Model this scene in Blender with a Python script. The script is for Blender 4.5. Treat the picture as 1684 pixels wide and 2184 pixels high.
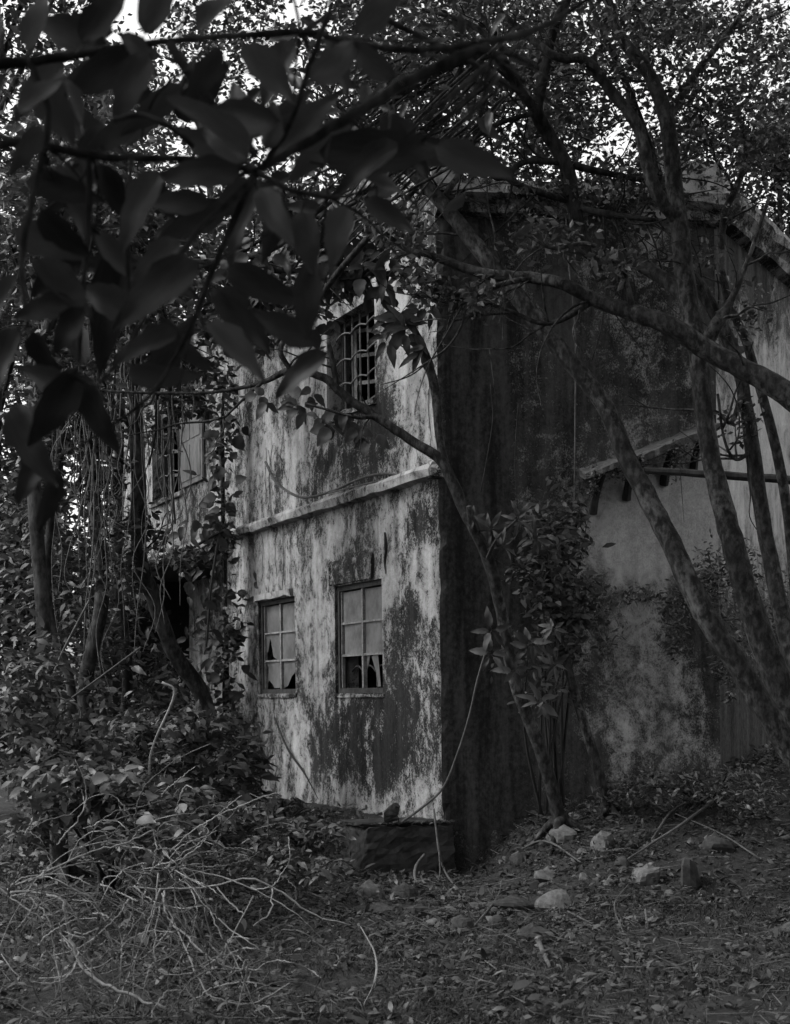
import bpy, math, random
import numpy as np
from mathutils import Matrix, Vector

for o in list(bpy.data.objects):
    bpy.data.objects.remove(o)
random.seed(7)
rng = np.random.default_rng(11)
scn = bpy.context.scene
COL = scn.collection

# ------------------------------------------------------------------ camera
F, HY, H, ROLL = 3300.0, 1470.0, 1.88, 0.012      # measured on a 1684 x 2184 sheet
cam_d = bpy.data.cameras.new('camera')
cam = bpy.data.objects.new('camera', cam_d)
COL.objects.link(cam)
cam.location = (0, 0, H)
cam.rotation_euler = (Matrix.Rotation(math.pi / 2, 3, 'X') @ Matrix.Rotation(-ROLL, 3, 'Z')).to_euler()
cam_d.sensor_width = 36.0
cam_d.lens = F / 2184 * 36
cam_d.shift_y = (HY - 1092) / 2184
cam_d.clip_end = 2000
cam_d.dof.use_dof = True
cam_d.dof.focus_distance = 16.5
cam_d.dof.aperture_fstop = 4.5
scn.camera = cam

# ------------------------------------------------------------------ world, sun, exposure
SUN_EL, SUN_AZ = math.radians(47), math.radians(262)     # azimuth clockwise from +Y
w = bpy.data.worlds.new('World')
scn.world = w
w.use_nodes = True
nt = w.node_tree
nt.nodes.clear()
sky = nt.nodes.new('ShaderNodeTexSky')
sky.sky_type = 'NISHITA'
sky.sun_disc = False
sky.sun_elevation = SUN_EL
sky.sun_rotation = SUN_AZ
sky.dust_density = 3.0
hs = nt.nodes.new('ShaderNodeHueSaturation')
hs.inputs['Saturation'].default_value = 0.0
bg = nt.nodes.new('ShaderNodeBackground')
bg.inputs['Strength'].default_value = 0.15
wo = nt.nodes.new('ShaderNodeOutputWorld')
nt.links.new(sky.outputs[0], hs.inputs['Color'])
nt.links.new(hs.outputs[0], bg.inputs['Color'])
nt.links.new(bg.outputs[0], wo.inputs['Surface'])
sd = bpy.data.lights.new('sun', 'SUN')
sd.energy = 0.75
sd.angle = math.radians(14)
sd.color = (1, 1, 1)
sun = bpy.data.objects.new('sun', sd)
COL.objects.link(sun)
sv = Vector((math.sin(SUN_AZ) * math.cos(SUN_EL), math.cos(SUN_AZ) * math.cos(SUN_EL), math.sin(SUN_EL)))
sun.rotation_euler = sv.to_track_quat('Z', 'Y').to_euler()
sun.location = (-8, -4, 14)
scn.view_settings.view_transform = 'Standard'
scn.view_settings.look = 'None'
scn.view_settings.exposure = 1.2
scn.view_settings.gamma = 1.0

# ------------------------------------------------------------------ helpers
CR, SR = math.cos(-ROLL), math.sin(-ROLL)
CAMP = np.array([0, 0, H])
IMX = np.array([CR, 0, SR])
IMZ = np.array([-SR, 0, CR])


def ray(px, py):
    u = (px - 842) / F
    v = (HY - py) / F
    return np.array([u * CR - v * SR, 1.0, u * SR + v * CR])


def at(px, py, Y):
    return CAMP + ray(px, py) * Y


def nrm(v):
    v = np.asarray(v, float)
    return v / (np.linalg.norm(v) + 1e-12)


def wloc(o):
    p = Vector((0, 0, 0))
    while o is not None:
        p += o.location
        o = o.parent
    return np.array(p)


def mesh(name, V, faces, m=None, smooth=False, uv=None, attrs=None):
    V = np.asarray(V, np.float32).reshape(-1, 3)
    me = bpy.data.meshes.new(name)
    if isinstance(faces, np.ndarray):
        n, k = faces.shape
        me.vertices.add(len(V))
        me.vertices.foreach_set('co', V.ravel())
        me.loops.add(n * k)
        me.loops.foreach_set('vertex_index', faces.astype(np.int32).ravel())
        me.polygons.add(n)
        me.polygons.foreach_set('loop_start', np.arange(0, n * k, k, dtype=np.int32))
        me.update(calc_edges=True)
    else:
        me.from_pydata(V.tolist(), [], [list(map(int, f)) for f in faces])
    if smooth:
        me.polygons.foreach_set('use_smooth', np.ones(len(me.polygons), bool))
    if uv is not None:
        ul = me.uv_layers.new(name='wall_uv')
        li = np.empty(len(me.loops), np.int32)
        me.loops.foreach_get('vertex_index', li)
        ul.data.foreach_set('uv', np.asarray(uv, np.float32)[li].ravel())
    for k, a in (attrs or {}).items():
        at_ = me.attributes.new(k, 'FLOAT', 'POINT')
        at_.data.foreach_set('value', np.asarray(a, np.float32))
    if m:
        me.materials.append(MAT[m])
    me.validate()
    return me


def obj(name, V, faces, m, parent=None, **kw):
    """world-space vertices -> one mesh object, its origin at the parent's origin"""
    V = np.asarray(V, float).reshape(-1, 3)
    if parent is not None:
        o0 = wloc(parent)
        loc = (0, 0, 0)
    else:
        c = V.mean(0)
        o0 = np.array([c[0], c[1], V[:, 2].min()])
        loc = o0
    me = mesh(name, V - o0, faces, m, **kw)
    o = bpy.data.objects.new(name, me)
    COL.objects.link(o)
    o.parent = parent
    o.location = loc
    return o


def thing(name, label, cat, loc, group=None):
    o = bpy.data.objects.new(name, None)
    COL.objects.link(o)
    o.location = loc
    o.empty_display_size = 0.2
    return tag(o, label, cat, group)


def tag(o, label, cat, group=None):
    o['label'] = label
    o['category'] = cat
    if group:
        o['group'] = group
    return o


def kind(o, k):
    o['kind'] = k
    return o


def hull(A, m_=None):
    pass


def box(p, ax, ay, az):
    """parallelepiped from corner p and three edge vectors"""
    p, ax, ay, az = (np.asarray(q, float) for q in (p, ax, ay, az))
    V = [p, p + ax, p + ax + ay, p + ay, p + az, p + ax + az, p + ax + ay + az, p + ay + az]
    Fc = [(0, 3, 2, 1), (4, 5, 6, 7), (0, 1, 5, 4), (1, 2, 6, 5), (2, 3, 7, 6), (3, 0, 4, 7)]
    if np.dot(np.cross(ax, ay), az) < 0:
        Fc = [f[::-1] for f in Fc]
    return V, Fc


def join(parts):
    V, Fc = [], []
    for v, f in parts:
        n = len(V)
        V += [np.asarray(q) for q in v]
        Fc += [tuple(i + n for i in q) for q in f]
    return V, Fc


def prism(poly, z0, z1):
    n = len(poly)
    V = [(x, y, z0) for x, y in poly] + [(x, y, z1) for x, y in poly]
    Fc = [tuple(range(n))[::-1], tuple(range(n, 2 * n))]
    Fc += [(i, (i + 1) % n, n + (i + 1) % n, n + i) for i in range(n)]
    return V, Fc


def catmull(P, R, step=6):
    P = np.asarray(P, float)
    R = np.asarray(R, float)
    if len(P) < 3:
        t = np.linspace(0, 1, step + 1)[:, None]
        return P[0] * (1 - t) + P[-1] * t, R[0] * (1 - t[:, 0]) + R[-1] * t[:, 0]
    Q = np.vstack([2 * P[0] - P[1], P, 2 * P[-1] - P[-2]])
    out, rr = [], []
    for i in range(1, len(Q) - 2):
        for k in range(step):
            t = k / step
            a, b, c, d = Q[i - 1], Q[i], Q[i + 1], Q[i + 2]
            out.append(.5 * (2 * b + (c - a) * t + (2 * a - 5 * b + 4 * c - d) * t * t + (3 * b - a - 3 * c + d) * t ** 3))
            rr.append(R[i - 1] * (1 - t) + R[i] * t)
    out.append(P[-1])
    rr.append(R[-1])
    return np.array(out), np.array(rr)


def tube(P, R, sides=8, step=6, lump=0.08, seed=0, wob=0.0):
    """tapered closed tube along world points"""
    P, R = catmull(P, R, step)
    r_ = np.random.default_rng(seed + 1)
    n = len(P)
    if wob:
        P[1:-1] += r_.normal(0, 1, (n - 2, 3)) * R[1:-1, None] * wob
    T = np.gradient(P, axis=0)
    T /= np.linalg.norm(T, axis=1)[:, None] + 1e-9
    up = np.array([0.31, 0.9, 0.2])
    V = []
    u = nrm(np.cross(T[0], up))
    ang = np.arange(sides) / sides * 2 * math.pi
    lm = r_.normal(0, 1, sides)
    for i in range(n):
        u = nrm(u - T[i] * np.dot(u, T[i]))
        v = np.cross(T[i], u)
        lm = .75 * lm + .5 * r_.normal(0, 1, sides)
        rad = R[i] * (1 + lump * lm)
        V.append(P[i] + (np.cos(ang) * rad)[:, None] * u + (np.sin(ang) * rad)[:, None] * v)
    V = np.vstack(V)
    Fc = []
    for i in range(n - 1):
        for k in range(sides):
            a, b = i * sides + k, i * sides + (k + 1) % sides
            Fc.append((a, b, b + sides, a + sides))
    Fc.append(tuple(range(sides))[::-1])
    Fc.append(tuple(range((n - 1) * sides, n * sides)))
    return V, Fc


def ptube(pts, sides=8, step=6, **kw):
    """pts = (px, py, depth, radius in sheet px)"""
    P = [at(p[0], p[1], p[2]) for p in pts]
    R = [p[3] * p[2] / F for p in pts]
    return tube(P, R, sides, step, **kw)


def sstep(a, b, x):
    t = np.clip((x - a) / (b - a), 0, 1)
    return t * t * (3 - 2 * t)


def vnoise(x, y, seed=0):
    """cheap smooth 2-D noise in -1..1 from a few sines"""
    r_ = np.random.default_rng(seed)
    s = 0
    for k in range(7):
        a = r_.uniform(0, 6.28)
        f = r_.uniform(.5, 1.6)
        s = s + np.sin((x * math.cos(a) + y * math.sin(a)) * f * 2.3 + r_.uniform(0, 6.28) + .8 * np.sin(y * f + a))
    return s / 4.0


# ------------------------------------------------------------------ materials (grey: the film is black and white)
MAT = {}


class N:
    def __init__(s, name, rough=.9, spec=.2):
        s.m = bpy.data.materials.new(name)
        s.m.use_nodes = True
        s.t = s.m.node_tree
        s.t.nodes.clear()
        s.out = s.t.nodes.new('ShaderNodeOutputMaterial')
        s.b = s.t.nodes.new('ShaderNodeBsdfPrincipled')
        s.b.inputs['Roughness'].default_value = rough
        s.b.inputs['Specular IOR Level'].default_value = spec
        s.t.links.new(s.b.outputs[0], s.out.inputs['Surface'])
        MAT[name] = s.m

    def n(s, t, **kw):
        x = s.t.nodes.new(t)
        for k, v in kw.items():
            setattr(x, k, v)
        return x

    def l(s, a, b):
        s.t.links.new(a, b)

    def coord(s, kind_='Object', scale=(1, 1, 1)):
        tc = s.n('ShaderNodeTexCoord')
        mp = s.n('ShaderNodeMapping')
        mp.inputs['Scale'].default_value = scale
        s.l(tc.outputs[kind_], mp.inputs['Vector'])
        return mp.outputs[0]

    def noise(s, vec, scale, detail=4, rough=.6, dist=0):
        x = s.n('ShaderNodeTexNoise')
        x.inputs['Scale'].default_value = scale
        x.inputs['Detail'].default_value = detail
        x.inputs['Roughness'].default_value = rough
        x.inputs['Distortion'].default_value = dist
        s.l(vec, x.inputs['Vector'])
        return x.outputs['Fac']

    def math(s, op, a, b=None, c=None, clamp=False):
        x = s.n('ShaderNodeMath', operation=op)
        x.use_clamp = clamp
        for i, q in enumerate((a, b, c)):
            if q is None:
                continue
            if isinstance(q, (int, float)):
                x.inputs[i].default_value = q
            else:
                s.l(q, x.inputs[i])
        return x.outputs[0]

    def rng(s, v, a, b, c=0, d=1, smooth=True):
        x = s.n('ShaderNodeMapRange')
        x.interpolation_type = 'SMOOTHSTEP' if smooth else 'LINEAR'
        for i, q in enumerate((a, b, c, d)):
            x.inputs[i + 1].default_value = q
        s.l(v, x.inputs[0])
        return x.outputs[0]

    def mix(s, f, a, b):
        """float mix"""
        x = s.n('ShaderNodeMix')
        x.data_type = 'FLOAT'
        for i, q in zip((0, 2, 3), (f, a, b)):
            if isinstance(q, (int, float)):
                x.inputs[i].default_value = q
            else:
                s.l(q, x.inputs[i])
        return x.outputs[0]

    def grey(s, v):
        x = s.n('ShaderNodeCombineColor')
        for i in range(3):
            s.l(v, x.inputs[i])
        s.l(x.outputs[0], s.b.inputs['Base Color'])
        return x.outputs[0]

    def bump(s, h, strength=.4, dist=.02):
        x = s.n('ShaderNodeBump')
        x.inputs['Strength'].default_value = strength
        x.inputs['Distance'].default_value = dist
        s.l(h, x.inputs['Height'])
        s.l(x.outputs[0], s.b.inputs['Normal'])
        return x.outputs[0]

    def attr(s, name):
        x = s.n('ShaderNodeAttribute')
        x.attribute_name = name
        return x.outputs['Fac']


def simple(name, lo, hi, scale, rough=.9, spec=.2, stretch=(1, 1, 1), bump=.3, dist=.01, detail=6):
    a = N(name, rough, spec)
    v = a.coord('Object', stretch)
    n1 = a.noise(v, scale, detail, .65)
    n2 = a.noise(v, scale * 6, 4, .6)
    t = a.math('MULTIPLY_ADD', n2, .4, a.math('MULTIPLY', n1, .6))
    a.grey(a.rng(t, .32, .68, lo, hi))
    if bump:
        a.bump(t, bump, dist)
    return a


# weathered plaster: mould where the per-vertex 'stain' says, broken up by noise


def plaster(name, lt, dk, e0, e1, amp):
    a = N(name, .92, .12)

    def sc(sx, sy):
        return a.coord('UV', (sx, sy, 1))
    st = a.attr('stain')
    n1 = a.noise(sc(1.6, 1.2), 1.0, 5, .62, .9)
    n2 = a.noise(sc(5.5, 4.6), 1.0, 6, .7, .7)
    n3 = a.noise(sc(20, 14), 1.0, 5, .72)
    n4 = a.noise(sc(5.0, .42), 1.0, 4, .6, .4)
    n5 = a.noise(sc(64, 46), 1.0, 3, .75)
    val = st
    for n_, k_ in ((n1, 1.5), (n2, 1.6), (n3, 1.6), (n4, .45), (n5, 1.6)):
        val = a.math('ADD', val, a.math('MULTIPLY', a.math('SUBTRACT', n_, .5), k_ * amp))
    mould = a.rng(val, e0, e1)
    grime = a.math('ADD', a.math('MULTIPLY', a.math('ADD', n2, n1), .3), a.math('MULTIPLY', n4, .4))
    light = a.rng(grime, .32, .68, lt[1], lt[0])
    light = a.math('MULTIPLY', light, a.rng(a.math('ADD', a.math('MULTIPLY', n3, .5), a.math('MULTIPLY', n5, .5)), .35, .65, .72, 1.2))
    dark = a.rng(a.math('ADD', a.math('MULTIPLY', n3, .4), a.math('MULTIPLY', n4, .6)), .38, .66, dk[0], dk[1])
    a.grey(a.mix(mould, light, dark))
    hgt = a.math('ADD', a.math('MULTIPLY', n3, .4), a.math('MULTIPLY', mould, -.3))
    hgt = a.math('ADD', hgt, a.math('MULTIPLY', n2, .5))
    a.bump(hgt, .5, .02)


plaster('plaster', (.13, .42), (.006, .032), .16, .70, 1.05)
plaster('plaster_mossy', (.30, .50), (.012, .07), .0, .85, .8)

simple('concrete', .03, .13, 3.0, bump=.5)
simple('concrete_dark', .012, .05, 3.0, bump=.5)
simple('slab', .025, .11, 7.0, bump=.6)
simple('earth', .010, .035, 5.0, bump=.8, dist=.04)
simple('rock', .05, .15, 5.0, bump=.7, dist=.02)
simple('rock_dark', .02, .06, 5.0, bump=.7, dist=.02)
simple('wood_dark', .012, .04, 6.0, stretch=(1, 1, .2))
simple('wood_pale', .1, .22, 8.0, stretch=(1, 1, .3))
simple('frame_paint', .10, .3, 9.0, bump=.3)
simple('frame_dark', .02, .06, 9.0, bump=.3)
simple('iron', .05, .14, 14.0, rough=.7, spec=.4)
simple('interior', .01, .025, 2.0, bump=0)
simple('roof', .02, .07, 2.0, bump=.4)
simple('dry_stem', .12, .28, 6.0, bump=0)
simple('dry_stem_grey', .04, .11, 6.0, bump=0)
simple('shutter', .08, .2, 5.0, stretch=(1, 1, .3))

a = N('bark', .95, .1)
v = a.coord('Object', (1, 1, .55))
b1 = a.noise(v, 3.2, 6, .65, .6)
b2 = a.noise(v, 22, 5, .65)
b3 = a.noise(v, 7, 4, .6)
lich = a.rng(a.math('ADD', a.math('MULTIPLY', b1, .65), a.math('MULTIPLY', b2, .35)), .5, .66)
base = a.math('ADD', .014, a.math('MULTIPLY', a.rng(b2, .35, .7), .035))
a.grey(a.mix(lich, base, a.math('ADD', .05, a.math('MULTIPLY', b3, .10))))
a.bump(a.math('ADD', b2, a.math('MULTIPLY', b3, .6)), .8, .02)
a = N('bark_dark', .95, .1)
v = a.coord('Object', (1, 1, .5))
b2 = a.noise(v, 18, 5, .65)
b1 = a.noise(v, 4, 5, .6)
a.grey(a.math('ADD', .012, a.math('MULTIPLY', a.rng(a.math('MULTIPLY_ADD', b1, .5, a.math('MULTIPLY', b2, .5)), .4, .66), .055)))
a.bump(b2, .8, .015)


def leafmat(name, lo, hi, rough=.45, spec=.4, trans=.25, use_obj=False):
    a = N(name, rough, spec)
    if use_obj:
        oi = a.n('ShaderNodeObjectInfo')
        s = oi.outputs['Random']
        vein = a.noise(a.coord('Object', (3, 14, 1)), 2.0, 3, .5)
        s = a.math('MULTIPLY_ADD', a.math('SUBTRACT', vein, .5), .6, s, clamp=True)
    else:
        s = a.attr('shade')
    g = a.math('MULTIPLY_ADD', s, hi - lo, lo)
    colr = a.grey(g)
    if trans:
        tr = a.n('ShaderNodeBsdfTranslucent')
        a.l(colr, tr.inputs['Color'])
        mx = a.n('ShaderNodeMixShader')
        mx.inputs[0].default_value = trans
        a.l(a.b.outputs[0], mx.inputs[1])
        a.l(tr.outputs[0], mx.inputs[2])
        a.l(mx.outputs[0], a.out.inputs['Surface'])
    return a


leafmat('leaf', .02, .10)
leafmat('leaf_far', .015, .07, trans=.2)
leafmat('leaf_big', .014, .07, use_obj=True, rough=.5, spec=.3, trans=.15)
leafmat('leaf_vine', .02, .075, use_obj=True, rough=.55, spec=.25)
leafmat('leaf_shrub', .03, .13, use_obj=True, rough=.5)
leafmat('litter', .008, .13, rough=.8, spec=.15, trans=.1)
leafmat('grass', .015, .085, rough=.7, spec=.2, trans=.2)

a = N('dusty_glass', .3, .5)
v = a.coord('Object')
g1 = a.noise(v, 2.5, 5, .6)
g2 = a.noise(v, 14, 5, .7)
oi = a.n('ShaderNodeObjectInfo')
gg = a.rng(a.math('ADD', a.math('MULTIPLY', g1, .6), a.math('MULTIPLY', g2, .4)), .34, .66, .07, .2)
a.grey(a.math('MULTIPLY', gg, a.rng(oi.outputs['Random'], 0, 1, .75, 1.15)))

# ------------------------------------------------------------------ house frame of reference
D0 = 15.9
C = at(942, 1750, D0)
C2 = np.array([C[0], C[1], 0])
ZB = float(C[2])                       # wall foot at the corner
dl = ray(-596, 1487)
dL = nrm([dl[0], 1, 0])
dR = np.array([math.sin(math.radians(80.3)), math.cos(math.radians(80.3)), 0])
dK = np.array([math.sin(math.radians(28.8)), math.cos(math.radians(28.8)), 0])
nL = np.array([-dL[1], dL[0], 0])      # outward
nR = np.array([dR[1], -dR[0], 0])
nK = np.array([dK[1], -dK[0], 0])
UP = np.array([0, 0, 1.0])
E0 = C2 + 3.02 * dR                    # far end of the dark wall
SEND = 14.5


def onw(px, py, d, P):
    r = ray(px, py)
    n = np.array([d[1], -d[0], 0])
    t = np.dot(P - CAMP, n) / np.dot(r, n)
    p = CAMP + r * t
    return float(np.dot(p - P, d)), float(p[2])


def fz(px, py):
    return onw(px, py, dL, C2)


# ------------------------------------------------------------------ ground
def hterr(x, y):
    x = np.asarray(x, float)
    y = np.asarray(y, float)
    h = .05 * vnoise(x * .9, y * .9, 3) + .022 * vnoise(x * 3, y * 3, 4)
    rx, ry = x - C[0], y - C[1]
    d1 = rx * nL[0] + ry * nL[1]
    s1 = rx * dL[0] + ry * dL[1]
    bank1 = .45 * (1 - sstep(.05, 1.5, d1)) * sstep(.2, 1.6, s1)
    d2 = rx * nR[0] + ry * nR[1]
    s2 = rx * dR[0] + ry * dR[1]
    bank2 = (.42 + .16 * np.clip(s2, 0, 4)) * (1 - sstep(.4, 3.6, d2)) * sstep(.1, 1.0, s2)
    return h + np.maximum(bank1, bank2) + .02 * np.maximum(0, y - 20) * 0


def gpt(px, py):
    """where the ray through a sheet pixel meets the ground"""
    r = ray(px, py)
    Y = np.linspace(4, 40, 1800)
    P = CAMP[None] + r[None] * Y[:, None]
    below = P[:, 2] < hterr(P[:, 0], P[:, 1])
    i = int(np.argmax(below)) if below.any() else len(Y) - 1
    return np.array([P[i, 0], P[i, 1], float(hterr(P[i, 0], P[i, 1]))])


def gz(p):
    return float(hterr(p[0], p[1]))


gx = np.concatenate([np.linspace(-250, -9, 18), np.linspace(-8, 8, 170), np.linspace(9, 250, 18)])
gy = np.concatenate([np.linspace(-60, 3, 10), np.linspace(4, 26, 230), np.linspace(28, 400, 20)])
GX, GY = np.meshgrid(gx, gy)
GZ = hterr(GX, GY) + .016 * vnoise(GX * 9, GY * 9, 8)
nx, ny = len(gx), len(gy)
idx = np.arange(nx * ny).reshape(ny, nx)
fc = np.stack([idx[:-1, :-1], idx[:-1, 1:], idx[1:, 1:], idx[1:, :-1]], -1).reshape(-1, 4)
g = obj('ground', np.stack([GX, GY, GZ], -1).reshape(-1, 3), fc, 'earth', smooth=True)
kind(g, 'structure')


# ------------------------------------------------------------------ house
house = thing('abandoned_house', 'derelict two-storey plaster house, mould-streaked, behind the leaning trees', 'house', (C[0], C[1], .0))


def wall(name, P0, d, n, s0, s1, z0, z1, holes, stain, thick=.3, cell=.09, mat='plaster', parent=house):
    """a wall sheet with window openings and reveals; stain(s, z) -> 0..1"""
    def lines(a, b, cuts):
        L = sorted({round(a, 4), round(b, 4)} | {round(c, 4) for c in cuts if a < c < b})
        out = []
        for p, q in zip(L[:-1], L[1:]):
            k = max(1, int(math.ceil((q - p) / cell)))
            out += list(np.linspace(p, q, k, endpoint=False))
        return np.array(out + [b])
    S = lines(s0, s1, [h[0] for h in holes] + [h[1] for h in holes])
    Z = lines(z0, z1, [h[2] for h in holes] + [h[3] for h in holes])
    SS, ZZ = np.meshgrid(S, Z)
    off = .006 * vnoise(SS * 3.1, ZZ * 2.1, 21) + .003 * vnoise(SS * 11, ZZ * 8, 22)
    edge = (np.abs(SS - s0) < 1e-6) | (np.abs(SS - s1) < 1e-6)
    off = np.where(edge, 0, off)
    chip = np.where(np.abs(SS - s0) < 1e-6, 1.0, 0.0) * (0 if s0 else 1) * (.004 + .03 * np.clip(vnoise(ZZ * 3.7, ZZ * 1.3, 61), 0, 1) + .03 * np.clip(vnoise(ZZ * 13, ZZ * 3, 62) - .2, 0, 1))
    if name == 'canted_wall':
        chip = chip * 0
    P = P0[None, None] + SS[..., None] * d - chip[..., None] * (nL + nR) + off[..., None] * n + ZZ[..., None] * UP
    V = P.reshape(-1, 3)
    UVs = np.stack([SS, ZZ], -1).reshape(-1, 2)
    ST = np.array(stain(SS, ZZ)).reshape(-1)
    idx = np.arange(V.shape[0]).reshape(SS.shape)
    fc = []
    flip = np.dot(np.cross(d, UP), n) < 0
    for j in range(len(Z) - 1):
        zc = (Z[j] + Z[j + 1]) / 2
        for i in range(len(S) - 1):
            sc = (S[i] + S[i + 1]) / 2
            if any(h[0] < sc < h[1] and h[2] < zc < h[3] for h in holes):
                continue
            q = (idx[j, i], idx[j, i + 1], idx[j + 1, i + 1], idx[j + 1, i])
            fc.append(q[::-1] if flip else q)
    V = list(V)
    UVs = list(UVs)
    ST = list(ST)
    for h in holes:
        ring = [(h[0], h[2]), (h[1], h[2]), (h[1], h[3]), (h[0], h[3])]
        for k in range(4):
            (sa, za), (sb, zb) = ring[k], ring[(k + 1) % 4]
            b0 = len(V)
            for (s_, z_, t_) in ((sa, za, .001), (sb, zb, .001), (sb, zb, -thick), (sa, za, -thick)):
                V.append(P0 + s_ * d + t_ * n + z_ * UP)
                UVs.append((s_ + t_, z_ + t_))
                ST.append(.35)
            q = (b0, b0 + 1, b0 + 2, b0 + 3)
            fc.append(q if flip else q[::-1])
    return obj(name, V, fc, mat, parent, uv=UVs, attrs={'stain': ST})


def blobs(conv, L):
    out = []
    for px, py, rx, ry, am in L:
        s, z = conv(px, py)
        s2, _ = conv(px + rx, py)
        _, z2 = conv(px, py - ry)
        out.append((s, z, abs(s2 - s) + 1e-3, abs(z2 - z) + 1e-3, am))
    return out


def stainfun(base, B, seed):
    def f(S, Z):
        v = base + .10 * vnoise(S * 1.3, Z * .8, seed)
        for s, z, rs, rz, am in B:
            q = ((S - s) / rs) ** 2 + ((Z - z) / rz) ** 2
            v = v + am * np.exp(-q * .9)
        return np.clip(v, -.4, 1.3)
    return f


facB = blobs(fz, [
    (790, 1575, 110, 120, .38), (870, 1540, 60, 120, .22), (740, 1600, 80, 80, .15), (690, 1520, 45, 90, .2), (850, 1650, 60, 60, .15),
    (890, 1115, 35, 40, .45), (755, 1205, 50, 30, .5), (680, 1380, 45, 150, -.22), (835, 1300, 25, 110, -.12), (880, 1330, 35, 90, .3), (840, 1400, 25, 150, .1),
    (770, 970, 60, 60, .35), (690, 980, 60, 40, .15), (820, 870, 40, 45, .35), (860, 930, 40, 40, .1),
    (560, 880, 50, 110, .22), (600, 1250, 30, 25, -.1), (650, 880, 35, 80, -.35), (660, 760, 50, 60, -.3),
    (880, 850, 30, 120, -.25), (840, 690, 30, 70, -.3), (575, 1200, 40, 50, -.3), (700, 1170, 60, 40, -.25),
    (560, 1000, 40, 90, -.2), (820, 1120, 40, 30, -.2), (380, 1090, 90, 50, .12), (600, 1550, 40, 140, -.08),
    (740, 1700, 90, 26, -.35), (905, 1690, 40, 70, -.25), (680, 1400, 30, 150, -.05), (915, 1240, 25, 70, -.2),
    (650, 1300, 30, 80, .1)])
holes = [(1.5, 2.95, 1.84, 3.12), (4.36, 5.82, 1.84, 3.10),      # two lower windows
         (1.62, 3.05, 5.16, 6.3), (9.55, 11.4, 5.08, 6.42)]      # two upper windows
low = [h for h in holes if h[2] < 4]
upp = [h for h in holes if h[2] > 4]
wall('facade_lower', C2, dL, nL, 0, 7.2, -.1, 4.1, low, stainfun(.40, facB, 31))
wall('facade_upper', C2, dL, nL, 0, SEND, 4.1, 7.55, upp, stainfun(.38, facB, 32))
# porch below the left end of the upper storey
PB = C2 - 1.5 * nL
wall('porch_back_wall', PB, dL, nL, 7.2, SEND, -.1, 4.0, [(11.0, 12.2, .4, 2.6)], stainfun(.22, [], 33), cell=.2)
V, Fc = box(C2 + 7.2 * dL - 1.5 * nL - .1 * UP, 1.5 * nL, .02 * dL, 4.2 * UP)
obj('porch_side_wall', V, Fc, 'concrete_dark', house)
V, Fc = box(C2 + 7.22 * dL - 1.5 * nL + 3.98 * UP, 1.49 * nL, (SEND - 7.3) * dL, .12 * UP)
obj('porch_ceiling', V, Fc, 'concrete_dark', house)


def rz(px, py):
    return onw(px, py, dR, C2)


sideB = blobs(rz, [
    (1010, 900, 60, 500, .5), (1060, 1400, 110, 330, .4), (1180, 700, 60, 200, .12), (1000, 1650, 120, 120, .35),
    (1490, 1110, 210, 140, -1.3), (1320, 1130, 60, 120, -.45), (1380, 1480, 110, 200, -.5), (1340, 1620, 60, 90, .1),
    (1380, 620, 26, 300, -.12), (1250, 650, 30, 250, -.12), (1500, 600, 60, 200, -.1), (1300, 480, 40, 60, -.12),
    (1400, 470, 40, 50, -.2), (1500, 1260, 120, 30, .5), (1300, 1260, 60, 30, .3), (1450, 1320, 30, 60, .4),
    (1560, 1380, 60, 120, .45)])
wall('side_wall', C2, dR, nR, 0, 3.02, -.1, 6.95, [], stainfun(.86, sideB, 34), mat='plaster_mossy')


def kz(px, py):
    return onw(px, py, dK, E0)


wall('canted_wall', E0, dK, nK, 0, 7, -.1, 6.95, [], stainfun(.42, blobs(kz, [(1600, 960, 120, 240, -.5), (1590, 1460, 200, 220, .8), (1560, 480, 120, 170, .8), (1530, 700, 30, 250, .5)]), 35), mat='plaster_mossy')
# closing walls, roof and floors: nothing shines through the windows
A_ = C2 + SEND * dL
G_ = E0 + 7 * dK
K_ = np.array([3.5, 33.0, 0])
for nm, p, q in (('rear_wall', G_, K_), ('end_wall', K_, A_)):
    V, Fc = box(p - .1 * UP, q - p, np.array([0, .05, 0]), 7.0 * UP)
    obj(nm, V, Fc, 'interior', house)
inset = .35
poly = [(C2 - .35 * nL - .35 * nR), (E0 - .35 * nR - .3 * nK), G_ - .35 * nK, K_ - np.array([.3, .4, 0]), A_ - .4 * nL]
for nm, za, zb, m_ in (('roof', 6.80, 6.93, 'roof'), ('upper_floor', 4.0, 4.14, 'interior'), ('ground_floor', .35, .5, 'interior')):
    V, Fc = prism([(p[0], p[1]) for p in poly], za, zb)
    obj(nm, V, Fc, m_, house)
# back of the facade, dark inside room partition
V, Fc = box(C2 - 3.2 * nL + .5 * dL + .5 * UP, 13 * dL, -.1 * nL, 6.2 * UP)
obj('inner_partition', V, Fc, 'interior', house)


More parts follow.
